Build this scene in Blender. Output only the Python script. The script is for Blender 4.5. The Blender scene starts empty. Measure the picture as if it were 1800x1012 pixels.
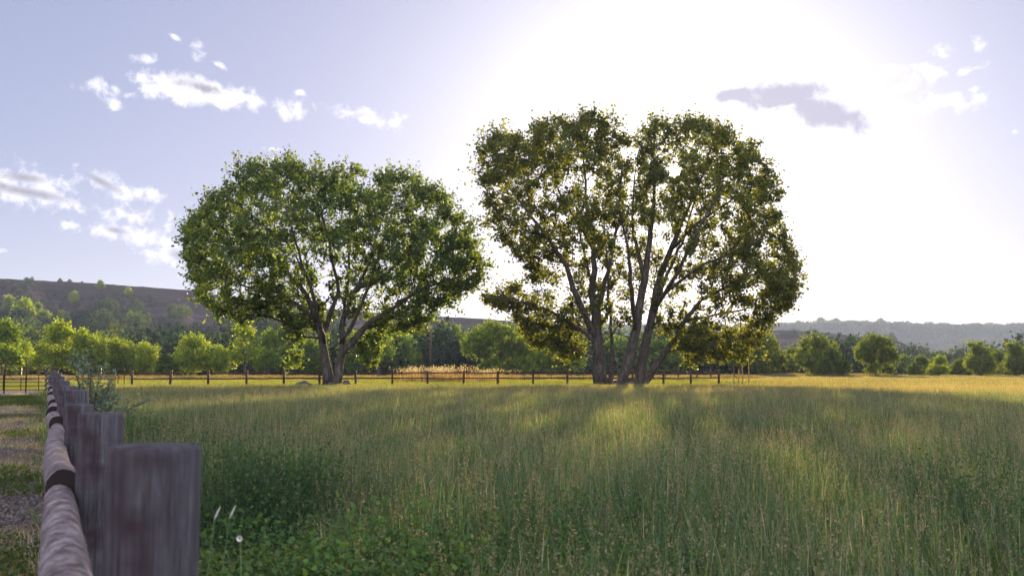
import bpy, math, random
import numpy as np
from mathutils import Vector, noise as mnoise

rng = np.random.default_rng(11)
random.seed(11)
S = bpy.context.scene
COL = S.collection
R = math.radians

# ------------------------------------------------------------------ camera
FPX = 1750.0                       # focal length in photograph pixels (1800 wide)
CAMZ = 1.5
PITCH = math.atan(139 / FPX)

def ray(px, py):
    x = (px - 900) / FPX; v = (506 - py) / FPX
    c, s = math.cos(PITCH), math.sin(PITCH)
    return np.array([x, c - v * s, s + v * c])

def P(px, py, Y):
    d = ray(px, py); k = Y / d[1]
    return np.array([d[0] * k, Y, CAMZ + d[2] * k])

def GX(px, Y):                     # world x seen at column px near the horizon
    return P(px, 645, Y)[0]

cam_d = bpy.data.cameras.new('camera'); cam = bpy.data.objects.new('camera', cam_d); COL.objects.link(cam)
cam.location = (0, 0, CAMZ); cam.rotation_euler = (R(90) + PITCH, 0, 0)
cam_d.sensor_width = 36; cam_d.lens = 35; cam_d.clip_start = 0.05; cam_d.clip_end = 20000
cam_d.dof.use_dof = True; cam_d.dof.focus_distance = 60; cam_d.dof.aperture_fstop = 4.5
S.camera = cam

sd = ray(1187, 299); sd = sd / np.linalg.norm(sd)      # towards the sun
SUN_EL = math.asin(sd[2]); SUN_AZ = math.atan2(sd[0], sd[1])

# ------------------------------------------------------------------ helpers
def mesh_np(name, verts, faces, mat=None, parent=None, smooth=False, col=None, link=True):
    """verts (N,3); faces = list of (M,k) int arrays; col = (N,4) vertex colours"""
    me = bpy.data.meshes.new(name)
    verts = np.asarray(verts, dtype=np.float32)
    if isinstance(faces, np.ndarray): faces = [faces]
    faces = [np.asarray(f, dtype=np.int32) for f in faces if len(f)]
    loops = np.concatenate([f.ravel() for f in faces])
    sizes = np.concatenate([np.full(len(f), f.shape[1], dtype=np.int32) for f in faces])
    starts = np.concatenate([[0], np.cumsum(sizes)[:-1]]).astype(np.int32)
    me.vertices.add(len(verts)); me.vertices.foreach_set('co', verts.ravel())
    me.loops.add(len(loops)); me.loops.foreach_set('vertex_index', loops)
    me.polygons.add(len(sizes)); me.polygons.foreach_set('loop_start', starts)
    if smooth: me.polygons.foreach_set('use_smooth', np.ones(len(sizes), dtype=bool))
    me.update(calc_edges=True)
    if col is not None:
        a = me.color_attributes.new('col', 'FLOAT_COLOR', 'POINT')
        a.data.foreach_set('color', np.asarray(col, dtype=np.float32).ravel())
    if mat: me.materials.append(mat)
    o = bpy.data.objects.new(name, me)
    if link: COL.objects.link(o)
    if parent: o.parent = parent
    return o

def empty(name, loc=(0, 0, 0), rz=0):
    o = bpy.data.objects.new(name, None); COL.objects.link(o)
    o.location = loc; o.rotation_euler = (0, 0, rz); o.empty_display_size = .3
    return o

def tag(o, label=None, cat=None, group=None, kind=None):
    if label: o['label'] = label
    if cat: o['category'] = cat
    if group: o['group'] = group
    if kind: o['kind'] = kind
    return o

class MB:
    """collects pieces into one mesh"""
    def __init__(s): s.v = []; s.f = {}; s.n = 0; s.c = []
    def add(s, v, fs, c=None):
        v = np.asarray(v, dtype=float)
        for f in (fs if isinstance(fs, list) else [fs]):
            f = np.asarray(f)
            if len(f): s.f.setdefault(f.shape[1], []).append(f + s.n)
        s.v.append(v); s.n += len(v)
        s.c.append(np.ones((len(v), 4)) if c is None else c)
    def build(s, name, mat, parent=None, smooth=False, link=True, usecol=True):
        return mesh_np(name, np.concatenate(s.v), [np.concatenate(x) for x in s.f.values()], mat, parent, smooth,
                       np.concatenate(s.c) if usecol else None, link)
    def tube(s, pts, rad, n=6, cap=True, wob=0.0, c=None):
        pts = np.asarray(pts, float); m = len(pts)
        rad = np.broadcast_to(np.asarray(rad, float), (m,))
        t = np.gradient(pts, axis=0); t /= np.linalg.norm(t, axis=1)[:, None] + 1e-9
        up = np.array([0, 0, 1.0]) if abs(t[0][2]) < .8 else np.array([1.0, 0, 0])
        a = np.cross(t, up); a /= np.linalg.norm(a, axis=1)[:, None] + 1e-9
        b = np.cross(t, a)
        ang = np.arange(n) * 2 * math.pi / n
        rr = rad[:, None] * (1 + (wob * rng.normal(size=(m, n)) if wob else 0))
        ring = pts[:, None, :] + rr[..., None] * (np.cos(ang)[None, :, None] * a[:, None, :] + np.sin(ang)[None, :, None] * b[:, None, :])
        v = ring.reshape(-1, 3)
        i = np.arange(m - 1)[:, None] * n; j = np.arange(n)[None, :]; j2 = (j + 1) % n
        f = np.stack([i + j, i + j2, i + n + j2, i + n + j], -1).reshape(-1, 4)
        fs = [f]
        if cap: fs += [np.arange(n)[::-1][None, :].copy(), (np.arange(n) + (m - 1) * n)[None, :]]
        col = None
        if c is not None: col = np.tile(np.asarray(c, float), (len(v), 1))
        s.add(v, fs, col)
    def box(s, lo, hi, c=None):
        x0, y0, z0 = lo; x1, y1, z1 = hi
        v = [(x0,y0,z0),(x1,y0,z0),(x1,y1,z0),(x0,y1,z0),(x0,y0,z1),(x1,y0,z1),(x1,y1,z1),(x0,y1,z1)]
        f = np.array([(0,3,2,1),(4,5,6,7),(0,1,5,4),(1,2,6,5),(2,3,7,6),(3,0,4,7)])
        s.add(v, f, c)

# ------------------------------------------------------------------ materials
def newmat(name):
    m = bpy.data.materials.new(name); m.use_nodes = True
    nt = m.node_tree; nt.nodes.clear()
    return m, nt
def N(nt, typ, **kw):
    n = nt.nodes.new(typ)
    for k, v in kw.items():
        if k == 'inp':
            for kk, vv in v.items(): n.inputs[kk].default_value = vv
        else: setattr(n, k, v)
    return n
def L(nt, a, b): nt.links.new(a, b)
def ramp(nt, fac, stops):
    r = N(nt, 'ShaderNodeValToRGB')
    els = r.color_ramp.elements
    while len(els) < len(stops): els.new(.5)
    for e, (p, c) in zip(els, stops):
        e.position = p; e.color = (*c, 1) if len(c) == 3 else c
    L(nt, fac, r.inputs[0]); return r.outputs[0]
def mixc(nt, a, b, fac, mode='MIX'):
    m = N(nt, 'ShaderNodeMix', data_type='RGBA', blend_type=mode)
    for s, v in ((0, fac), (6, a), (7, b)):
        if hasattr(v, 'is_output') or isinstance(v, bpy.types.NodeSocket): L(nt, v, m.inputs[s])
        else: m.inputs[s].default_value = v if s == 0 else ((*v, 1) if len(v) == 3 else v)
    return m.outputs[2]
def noise(nt, scale, detail=4, rough=.55, vec=None, dist=0):
    n = N(nt, 'ShaderNodeTexNoise', inp={'Scale': scale, 'Detail': detail, 'Roughness': rough, 'Distortion': dist})
    if vec is not None: L(nt, vec, n.inputs['Vector'])
    return n.outputs['Fac']

def leafmat(name, trans=.45, tint=(1.35, 1.25, .55), rough=.5, big=.15, gloss=.25):
    """leaf / blade: vertex colour x object colour x broad patches, diffuse plus translucency"""
    m, nt = newmat(name)
    at = N(nt, 'ShaderNodeVertexColor', layer_name='col')
    oi = N(nt, 'ShaderNodeObjectInfo')
    geo = N(nt, 'ShaderNodeNewGeometry')
    c = mixc(nt, at.outputs[0], oi.outputs['Color'], 1.0, 'MULTIPLY')
    nz = noise(nt, big, 3, .6, geo.outputs['Position'])
    v = ramp(nt, nz, [(.3, (.72, .74, .8)), (.7, (1.25, 1.2, 1.1))])
    c = mixc(nt, c, v, 1.0, 'MULTIPLY')
    c2 = mixc(nt, c, tint, 1.0, 'MULTIPLY')
    p = N(nt, 'ShaderNodeBsdfPrincipled', inp={'Roughness': rough, 'Specular IOR Level': gloss})
    L(nt, c, p.inputs['Base Color'])
    t = N(nt, 'ShaderNodeBsdfTranslucent'); L(nt, c2, t.inputs[0])
    mx = N(nt, 'ShaderNodeMixShader', inp={0: trans}); L(nt, p.outputs[0], mx.inputs[1]); L(nt, t.outputs[0], mx.inputs[2])
    o = N(nt, 'ShaderNodeOutputMaterial'); L(nt, mx.outputs[0], o.inputs[0])
    return m

def groundmat(name, stops, scale=1.0, fine=30, bump=.4, dist=0, rough=.95):
    m, nt = newmat(name)
    geo = N(nt, 'ShaderNodeNewGeometry')
    n1 = noise(nt, scale, 6, .65, geo.outputs['Position'], dist)
    n2 = noise(nt, fine, 4, .7, geo.outputs['Position'])
    a = N(nt, 'ShaderNodeMath', operation='ADD'); L(nt, n1, a.inputs[0])
    s = N(nt, 'ShaderNodeMath', operation='MULTIPLY_ADD', inp={1: .5, 2: -.25}); L(nt, n2, s.inputs[0]); L(nt, s.outputs[0], a.inputs[1])
    c = ramp(nt, a.outputs[0], stops)
    p = N(nt, 'ShaderNodeBsdfPrincipled', inp={'Roughness': rough, 'Specular IOR Level': 0}); L(nt, c, p.inputs['Base Color'])
    b = N(nt, 'ShaderNodeBump', inp={'Strength': bump, 'Distance': .05}); L(nt, n2, b.inputs['Height']); L(nt, b.outputs[0], p.inputs['Normal'])
    o = N(nt, 'ShaderNodeOutputMaterial'); L(nt, p.outputs[0], o.inputs[0])
    return m

def woodmat(name, stops, axis_scale=(14, 14, 1.2), knots=0, bump=.5, obj=True, blot=None):
    m, nt = newmat(name)
    tc = N(nt, 'ShaderNodeTexCoord')
    mp = N(nt, 'ShaderNodeMapping'); mp.inputs['Scale'].default_value = axis_scale
    L(nt, tc.outputs['Object'] if obj else tc.outputs['Generated'], mp.inputs[0])
    n1 = noise(nt, 1.0, 6, .65, mp.outputs[0], .6)
    n2 = noise(nt, 4.5, 4, .7, mp.outputs[0], .3)
    mx = N(nt, 'ShaderNodeMath', operation='MULTIPLY_ADD', inp={1: .45}); L(nt, n2, mx.inputs[0])
    h = N(nt, 'ShaderNodeMath', operation='MULTIPLY', inp={1: .6}); L(nt, n1, h.inputs[0]); L(nt, h.outputs[0], mx.inputs[2])
    c = ramp(nt, mx.outputs[0], stops)
    if blot:
        nb = noise(nt, blot[0], 3, .6, tc.outputs['Object'])
        f = ramp(nt, nb, [(blot[1], (0, 0, 0)), (blot[2], (1, 1, 1))])
        c = mixc(nt, c, blot[3], f)
    p = N(nt, 'ShaderNodeBsdfPrincipled', inp={'Roughness': .85, 'Specular IOR Level': .2}); L(nt, c, p.inputs['Base Color'])
    b = N(nt, 'ShaderNodeBump', inp={'Strength': bump, 'Distance': .02}); L(nt, mx.outputs[0], b.inputs['Height']); L(nt, b.outputs[0], p.inputs['Normal'])
    o = N(nt, 'ShaderNodeOutputMaterial'); L(nt, p.outputs[0], o.inputs[0])
    return m

def plainmat(name, col, rough=.6, metal=0, var=.3):
    m, nt = newmat(name)
    tc = N(nt, 'ShaderNodeTexCoord'); nz = noise(nt, 12, 4, .6, tc.outputs['Object'])
    c = ramp(nt, nz, [(.3, tuple(x * (1 - var) for x in col)), (.7, tuple(min(1, x * (1 + var)) for x in col))])
    p = N(nt, 'ShaderNodeBsdfPrincipled', inp={'Roughness': rough, 'Metallic': metal}); L(nt, c, p.inputs['Base Color'])
    o = N(nt, 'ShaderNodeOutputMaterial'); L(nt, p.outputs[0], o.inputs[0])
    return m

M_LEAF = leafmat('cottonwood_leaf', .55, (2.7, 2.2, .55), .5, .25, .2)
M_LEAF_BG = leafmat('background_leaf', .48, (1.75, 1.6, .5), .7, .06, .15)
M_GRASS = leafmat('meadow_grass', .45, (1.75, 1.55, .5), .6, .12, .2)
M_WEED = leafmat('weed_leaf', .35, (1.4, 1.4, .5), .8, .6, .05)
M_BARK = woodmat('cottonwood_bark', [(.36, (.02, .016, .014)), (.48, (.065, .052, .043)), (.66, (.2, .17, .15))], (7, 7, .9), bump=1.0,
                 blot=(1.2, .5, .7, (.05, .05, .03)))
M_BARK_BG = plainmat('dull_bark', (.08, .065, .055), .9)
M_POST = woodmat('weathered_post_wood', [(.36, (.025, .021, .023)), (.47, (.08, .07, .077)), (.56, (.125, .117, .13)), (.68, (.22, .215, .232))], (38, 38, 2.0), bump=1.0,
                 blot=(4.5, .48, .66, (.06, .04, .045)))
M_RAIL = woodmat('barky_rail_wood', [(.38, (.035, .026, .028)), (.47, (.13, .1, .1)), (.54, (.22, .18, .18)), (.64, (.36, .31, .32))], (6, 8, 6), bump=.7,
                 blot=(15, .5, .62, (.08, .058, .06)))
M_RAILEND = plainmat('dark_rail_end', (.02, .012, .012), .9)
M_BROWN = woodmat('brown_fence_wood', [(.3, (.05, .03, .022)), (.6, (.12, .07, .05)), (.8, (.2, .13, .1))], (10, 10, 3), bump=.3)
M_STEEL = plainmat('rusted_steel_pipe', (.11, .06, .05), .35, .7, .4)
M_WIRE = plainmat('dull_wire', (.16, .14, .13), .5, .6)
M_STONE = groundmat('rough_stone', [(.3, (.06, .055, .05)), (.6, (.16, .15, .14)), (.8, (.3, .28, .26))], 3, 20, .9)
M_FIELD = groundmat('meadow_soil', [(.3, (.03, .032, .014)), (.55, (.06, .06, .025)), (.8, (.11, .1, .045))], .6, 12)
M_PASTURE = groundmat('mown_pasture', [(.3, (.13, .15, .02)), (.5, (.19, .19, .025)), (.75, (.26, .24, .04))], .12, 6)
M_LANE = groundmat('lane_dirt', [(.3, (.08, .068, .07)), (.46, (.17, .15, .155)), (.6, (.25, .225, .22)), (.75, (.37, .32, .26))], 1.1, 26, .9)
M_PALE = groundmat('pale_road', [(.3, (.4, .36, .33)), (.7, (.6, .56, .52))], .5, 8)
M_TAN = groundmat('tan_bank', [(.3, (.16, .11, .085)), (.55, (.26, .2, .15)), (.8, (.34, .27, .2))], .15, 3)

def tri_noise(x, y, z, sc):
    return mnoise.noise(Vector((x * sc, y * sc, z * sc)))

# ------------------------------------------------------------------ leaves & blades
def leaf_mesh(mb, cen, size, col, up=.3, outward=None):
    """one folded kite per point"""
    n = len(cen)
    ax = rng.normal(size=(n, 3)); ax /= np.linalg.norm(ax, axis=1)[:, None]
    if outward is not None: ax = ax + outward * .6
    ax[:, 2] -= up; ax /= np.linalg.norm(ax, axis=1)[:, None]
    q = rng.normal(size=(n, 3)); sx = np.cross(ax, q); sx /= np.linalg.norm(sx, axis=1)[:, None]
    nn = np.cross(ax, sx)
    s = np.asarray(size)[:, None]
    fold = nn * s * .16
    a = cen - ax * s * .5; b = cen + sx * s * .42 + fold - ax * s * .08; c = cen + ax * s * .55; d = cen - sx * s * .42 + fold - ax * s * .08
    v = np.stack([a, b, c, d], 1).reshape(-1, 3)
    i = np.arange(n)[:, None] * 4
    f = np.concatenate([i + np.array([[0, 1, 2]]), i + np.array([[0, 2, 3]])])
    mb.add(v, f, np.repeat(col, 4, axis=0))

def leafcols(n, base, var=.35, yellow=.2):
    k = rng.uniform(1 - var, 1 + var, n)[:, None]
    c = np.array(base)[None, :] * k
    y = (rng.random(n) < yellow)[:, None]
    c = np.where(y, c * np.array([1.5, 1.25, .8]), c)
    return np.concatenate([c, np.ones((n, 1))], 1)

# ------------------------------------------------------------------ tree growth
def inpoly(px, py, poly):
    poly = np.asarray(poly, float); x, y = px, py
    ins = np.zeros(len(x), bool); j = len(poly) - 1
    for i in range(len(poly)):
        xi, yi = poly[i]; xj, yj = poly[j]
        c = ((yi > y) != (yj > y)) & (x < (xj - xi) * (y - yi) / (yj - yi + 1e-12) + xi)
        ins ^= c; j = i
    return ins
def polydist(px, py, poly):
    poly = np.asarray(poly, float); d = np.full(len(px), 1e9)
    for i in range(len(poly)):
        a = poly[i - 1]; b = poly[i]; ab = b - a
        t = np.clip(((px - a[0]) * ab[0] + (py - a[1]) * ab[1]) / (ab @ ab + 1e-9), 0, 1)
        d = np.minimum(d, np.hypot(px - a[0] - t * ab[0], py - a[1] - t * ab[1]))
    return d

def grow(limbs, tips, step=.9, bal=.25, tiprad=.014, upbias=.12):
    """limbs: list of (pts (m,3), radii). returns tubes [(pts, radii)] and tip directions"""
    pos = []; plen = []; parent = []; fixed = []
    starts = {}
    for pts, rad in limbs:
        pts = np.asarray(pts, float)
        # resample
        seg = np.linalg.norm(np.diff(pts, axis=0), axis=1); cum = np.concatenate([[0], np.cumsum(seg)])
        m = max(2, int(cum[-1] / step) + 1); t = np.linspace(0, cum[-1], m)
        p = np.stack([np.interp(t, cum, pts[:, k]) for k in range(3)], 1); r = np.interp(t, cum, rad)
        p[1:-1] += rng.normal(size=(m - 2, 3)) * np.minimum(.05, r[1:-1] * .5)[:, None]
        base = -1; pl0 = 0
        if pos:
            d = np.linalg.norm(np.array(pos) - p[0], axis=1); k = int(d.argmin())
            if d[k] < 2.0: base = k; pl0 = plen[k]
        prev = base; pl = pl0
        for i in range(m):
            if i: pl += np.linalg.norm(p[i] - p[i - 1])
            pos.append(p[i]); plen.append(pl); parent.append(prev); fixed.append(r[i]); prev = len(pos) - 1
    pos = list(pos)
    nf = len(pos)
    A = np.zeros((nf + len(tips) * 16 + 10, 3)); A[:nf] = pos
    PL = np.zeros(len(A)); PL[:nf] = plen
    OK = np.zeros(len(A), bool); OK[:nf] = A[:nf, 2] > 1.8
    n = nf
    d0 = np.array([np.min(np.linalg.norm(A[:nf] - t, axis=1)) for t in tips])
    order = np.argsort(d0); branches = []; tipdir = np.zeros((len(tips), 3))
    for ti in order:
        t = tips[ti]
        d = np.linalg.norm(A[:n] - t, axis=1)
        cost = d + bal * PL[:n] + np.where(OK[:n], 0, 1e6) + np.maximum(0, A[:n, 2] - t[2]) * .5
        k = int(cost.argmin()); a = A[k]
        dd = d[k]; m = min(12, max(1, int(dd / step)))
        idx = [k]; prev = k
        perp = rng.normal(size=3) * .1 * dd
        for i in range(1, m + 1):
            u = i / m
            q = a + (t - a) * u + perp * math.sin(u * math.pi) * .6 + np.array([0, 0, -upbias * dd * math.sin(u * math.pi)])
            A[n] = q; PL[n] = PL[prev] + np.linalg.norm(q - A[prev]); OK[n] = True
            parent.append(prev); fixed.append(0); prev = n; idx.append(n); n += 1
        branches.append(idx); v = A[idx[-1]] - A[idx[-2]]; tipdir[ti] = v / (np.linalg.norm(v) + 1e-9)
    # pipe radii
    acc = np.zeros(n)
    for idx in branches: acc[idx[-1]] += tiprad ** 2.3
    for i in range(n - 1, -1, -1):
        if parent[i] >= 0 and parent[i] < i: acc[parent[i]] += acc[i]
    rad = acc ** (1 / 2.3)
    tubes = []
    for idx in branches:
        r = rad[idx].copy(); r[0] = r[1]; tubes.append((A[idx], np.maximum(r, .008)))
    # the traced limbs keep their own radii
    off = 0; out = []
    for pts, rd in limbs:
        pass
    i = 0
    chains = []; cur = [0]
    for i in range(1, nf):
        if parent[i] == i - 1 and not (fixed[i] > fixed[i - 1] * 1.6 + .02): cur.append(i)
        else: chains.append(cur); cur = ([parent[i]] if parent[i] >= 0 else []) + [i]
    chains.append(cur)
    for ch in chains:
        r = np.array([fixed[i] for i in ch]); 
        if len(ch) > 1 and r[0] > r[1] * 1.5: r[0] = r[1] * 1.1
        tubes.append((A[ch], r))
    return tubes, tipdir

def leaves_on(mb_leaf, mb_wood, tips, tdir, center, ntw, nlf, twl, lsize, base, spread=.16, droop=None, scatter=.8, cr=None):
    """twigs round each tip, leaves along them"""
    n = len(tips)
    T = np.repeat(tips, ntw, axis=0); D = np.repeat(tdir, ntw, axis=0)
    outw = T - center; outw /= np.linalg.norm(outw, axis=1)[:, None] + 1e-9
    D = D * .5 + outw * .7 + rng.normal(size=T.shape) * scatter + np.array([0, 0, .35])
    D /= np.linalg.norm(D, axis=1)[:, None]
    ln = twl * np.repeat(rng.choice([.7, 1, 1.0, 1.7], n), ntw) * rng.uniform(.45, 1.3, len(T))
    for i in range(0, len(T), 1):
        if mb_wood is not None:
            e = T[i] + D[i] * ln[i]
            mb_wood.tube([T[i], (T[i] + e) / 2 + np.array([0, 0, -.03]), e], [.011, .008, .004], 3, cap=False)
    U = rng.uniform(.0, 1.12, (len(T), nlf))
    C = T[:, None, :] + D[:, None, :] * (ln[:, None] * U)[..., None] + rng.normal(size=(len(T), nlf, 3)) * spread
    C = C.reshape(-1, 3)
    cl = rng.uniform(.6, 1.35, len(tips)); cl = np.repeat(np.repeat(cl, ntw), nlf)
    sz = lsize * rng.uniform(.65, 1.3, len(C))
    col = leafcols(len(C), base); col[:, :3] *= cl[:, None]
    keep = np.ones(len(C), bool)
    if cr is not None: keep = cr(C)
    leaf_mesh(mb_leaf, C[keep], sz[keep], col[keep])

# ---------------------------------------------------- the two big cottonwoods
def hero(name, label, cat, group, Y, limbs_px, poly, holes, ntips, base_px, dmax, depth, leafcol, seed, rootflare, front=()):
    global rng
    rng = np.random.default_rng(seed)
    base = P(base_px[0], 645, Y); base[2] = 0
    root = empty(name, tuple(base)); tag(root, label, cat, group)
    limbs = []
    for pts in limbs_px:
        pp = [P(p[0], p[1], Y + p[2]) for p in pts]; rr = [p[3] * .78 / FPX * Y for p in pts]
        limbs.append((np.array(pp), np.array(rr)))
    poly = np.array(poly, float)
    x0, y0 = poly.min(0); x1, y1 = poly.max(0)
    tips = []
    while len(tips) < ntips:
        x = rng.uniform(x0, x1, 4000); y = rng.uniform(y0, y1, 4000)
        ok = inpoly(x, y, poly); d = polydist(x, y, poly)
        ok &= d > 3 + 20 * np.clip(np.array([mnoise.noise(Vector((a_ * .022, b_ * .022, seed))) for a_, b_ in zip(x, y)]) + .12, 0, 1) * (y < 520)
        for hx, hy, hr, pr in holes: ok &= ~((np.hypot(x - hx, y - hy) < hr) & (rng.random(4000) < pr))
        q = np.clip(d / dmax, 0, 1); T = depth * np.sqrt(1 - (1 - q) ** 2) * (1 - .6 * np.clip((y - 500) / 60, 0, 1))
        dz = T * rng.uniform(-1, 1, 4000); 
        for fx, fy, fr, fp in front: ok &= ~((np.hypot(x - fx, (y - fy) * .8) < fr) & (dz < 0) & (rng.random(4000) < fp))
        # fill the crown's shell more than its heart
        ok &= rng.random(4000) < .35 + .65 * np.maximum(np.abs(dz) / depth, 1 - q)
        for a, b, c_ in zip(x[ok], y[ok], dz[ok]): tips.append(P(a, b, Y + c_))
    tips = np.array(tips[:ntips])
    tubes, td = grow(limbs, tips, .9, .22)
    cen = P((x0 + x1) / 2, y1 - 20, Y)
    mw = MB(); ml = MB()
    for pts, r in tubes:
        r = r.copy()
        low = pts[:, 2]; r = r * (1 + rootflare * np.exp(-np.maximum(low, 0) / .5))
        big = r.max() > .12
        mw.tube(pts, r, 12 if big else 5, cap=True, wob=.05 if big else 0)
    sunray = ray(1187, 299)
    def clear(C):                     # the opening the sun shines through
        rel = C - np.array([0, 0, CAMZ]); k = rel[:, 1] / sunray[1]
        dx = rel[:, 0] - sunray[0] * k; dz = rel[:, 2] - sunray[2] * k
        keep = np.hypot(dx, dz) > .42 + .12 * np.sin(5 * np.arctan2(dz, dx))
        return keep & (C[:, 2] > .9)
    leaves_on(ml, mw, tips, td, cen, 5, 11, .8, .222, leafcol, .15, cr=clear)
    # leaves along the thin branches
    pts = []
    for p, r in tubes:
        if r.max() < .07:
            for i in range(len(p) - 1):
                k = rng.integers(2, 7); u = rng.random(k)[:, None]
                pts.append(p[i] + (p[i + 1] - p[i]) * u + rng.normal(size=(k, 3)) * .2)
    C = np.concatenate(pts); C = C[clear(C)]
    leaf_mesh(ml, C, .2 * rng.uniform(.7, 1.3, len(C)), leafcols(len(C), leafcol))
    for mb in (mw, ml): mb.v = [v - base for v in mb.v]
    mw.build('trunk', M_BARK, root, smooth=True, usecol=False)
    ml.build('crown', M_LEAF, root)
    return root

Y1 = 78.0
T1_limbs = [
    [(577,678,0,12),(573,645,0,10.5),(569,608,.2,8.5),(561,573,.3,7.5),(552,547,.4,6.5),(530,503,1,5),(487,464,1.5,3.5),(448,425,2,2),(410,385,2,1)],
    [(592,678,-.3,12),(596,650,-.3,10),(601,621,-.3,8.5),(613,608,-.5,8),(639,577,-.8,6.5),(670,556,-1.2,5),(726,516,-2,3.6),(778,495,-2.5,2.2),(820,482,-3,1)],
    [(601,618,-.3,7),(604,560,.2,6.5),(617,521,.5,6),(626,508,.7,5.5),(661,495,1.2,4.2),(713,451,2.5,3),(757,415,3,1.5)],
    [(566,590,.2,6),(578,556,-.5,5.5),(596,512,-1,4),(587,469,-1.5,3.2),(572,400,-2,2.2),(560,340,-2,1)],
    [(558,562,0,5.5),(526,538,-.6,4.5),(496,516,-1,3.8),(452,508,-1.6,2.7),(409,495,-2,1.8),(360,480,-2,1)],
    [(604,558,0,4.5),(610,500,3,3.6),(615,440,5.5,2.5),(625,370,7,1.3)],
    [(570,600,-.3,5),(560,560,-3,4),(545,500,-5,3),(520,430,-7,2),(500,360,-7,1)],
    [(600,600,-.5,5),(625,560,-3,4),(650,500,-5,3),(670,430,-7,2),(690,370,-7,1)],
    [(568,600,.5,5),(560,555,3,4),(545,500,5.5,3),(515,440,7,2),(470,380,7,1)],
    [(626,508,.7,4.6),(650,460,1,3.2),(668,400,1.5,2.2),(672,340,1.5,1.2)],
    [(640,577,-.5,4),(690,560,2.5,3),(740,530,5,2),(790,520,6,1)],
]
T1_poly = [(322,440),(333,390),(362,345),(395,310),(440,287),(500,281),(545,292),(600,294),(650,300),(675,291),(700,307),(742,312),(780,345),(820,385),(848,430),(861,465),
           (848,500),(815,525),(795,545),(765,540),(755,570),(730,592),(700,580),(672,600),(655,640),(632,648),(622,620),(600,600),(570,600),(540,590),(528,645),(512,648),(512,600),
           (498,565),(470,560),(430,582),(412,560),(385,560),(350,530),(325,492)]
hero('cottonwood_tree', 'rounded dome-crowned cottonwood with a low two-trunk fork, left of the two big trees', 'tree',
     None, Y1, T1_limbs, T1_poly, [(560,640,30,1),(606,585,22,.9),(590,640,26,.8),(640,520,18,.6),(560,470,14,.5)], 1400, (584,676), 150, 8.8, (.075, .125, .058), 3, .2, [(600, 540, 75, .85), (540, 510, 45, .7), (680, 540, 45, .7)])

Y2 = 78.0
T2_limbs = [
    [(1056,674,0,16),(1054,650,0,14),(1052,617,0,12.5),(1047,565,0,10.5),(1041,514,.5,8),(1044,437,1,5.5),(1031,360,1.2,3.5),(1026,283,1,2),(1035,225,1,1)],
    [(1049,600,0,9),(1036,570,-.4,7.5),(1021,540,-.8,6.8),(995,468,-1.5,5.2),(969,427,-2,4),(939,385,-2.4,3),(903,340,-2.6,1.8),(870,300,-2.5,1)],
    [(1043,440,1,4),(1026,410,.6,3.6),(1005,375,.2,3),(980,334,0,2.2),(969,285,0,1.2)],
    [(1046,600,0,6),(1031,585,-.4,5.2),(995,562,-1,4),(939,534,-2,3),(892,527,-2.8,2),(851,522,-3,1)],
    [(1047,550,.3,6),(1058,525,-.5,5.4),(1067,488,-1,4.5),(1077,427,-1.5,3.4),(1090,380,-2,2.5),(1092,300,-2,1.2)],
    [(1072,676,.8,7),(1076,655,.9,5.5),(1074,600,1.4,3.8),(1070,520,2,3),(1066,440,3,2),(1060,370,4,1)],
    [(1092,676,-.6,13),(1099,650,-.6,11.5),(1118,580,-.8,10),(1134,488,-1,7.5),(1142,427,-1,6),(1149,360,-1,4),(1154,308,-1,2.5),(1142,240,-1,1)],
    [(1133,490,-1,5),(1127,465,-.6,4.4),(1118,427,0,3.6),(1111,385,.5,2.6),(1117,300,1,1.2)],
    [(1122,676,.3,12.5),(1128,640,.3,10.5),(1144,565,.3,9),(1156,498,.3,7.5),(1180,437,.2,6),(1195,396,0,4.6),(1236,308,0,2.6),(1254,240,0,1)],
    [(1131,676,.9,8),(1146,648,.8,7),(1170,617,.8,6),(1206,562,.6,5),(1236,524,0,4),(1288,498,-.6,3),(1340,474,-1,1.9),(1385,462,-1.2,1)],
    [(1168,620,.8,3.8),(1200,608,.2,3),(1232,616,-1,2.1),(1270,600,-2,1)],
    [(1178,440,.2,4.2),(1205,415,-.8,3.5),(1236,385,-1.6,2.8),(1288,350,-2.4,1.8),(1330,310,-2.4,1)],
    [(1148,540,.4,5),(1175,510,-1,4.2),(1226,473,-2.5,3.3),(1288,440,-3.5,2.4),(1345,420,-4,1.2)],
    [(1049,560,.5,6),(1040,500,4,4.6),(1025,430,6.5,3),(1000,340,8,1.6)],
    [(1118,585,-.5,6),(1110,520,-4,4.6),(1105,440,-6.5,3),(1085,350,-8,1.5)],
    [(1146,560,.6,6),(1165,500,4.5,4.6),(1200,420,7,3),(1230,330,8,1.5)],
    [(1150,545,0,5),(1185,490,-4.5,4.2),(1225,410,-7.5,2.8),(1270,320,-8,1.4)],
    [(1206,562,.6,3.6),(1250,555,3,2.8),(1300,545,5,2),(1350,535,6,1)],
    [(1047,590,-.2,5),(1010,570,3,3.8),(970,560,5,2.6),(920,560,6,1.2)],
]
T2_poly = [(833,262),(852,246),(880,232),(935,226),(975,210),(1022,206),(1034,191),(1062,196),(1090,206),(1102,240),(1110,262),(1118,228),(1150,215),(1180,214),(1220,207),(1262,216),
           (1300,240),(1325,252),(1345,292),(1370,340),(1384,400),(1398,470),(1411,512),(1392,535),(1365,562),(1345,572),(1330,610),(1302,640),(1250,632),(1205,640),(1195,612),(1165,590),
           (1120,575),(1085,590),(1060,570),(1032,612),(1015,640),(975,622),(935,606),(905,560),(850,532),(856,516),(885,512),(905,500),(930,498),(928,470),(900,452),(868,430),(852,400),(852,362),(838,322)]
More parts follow.
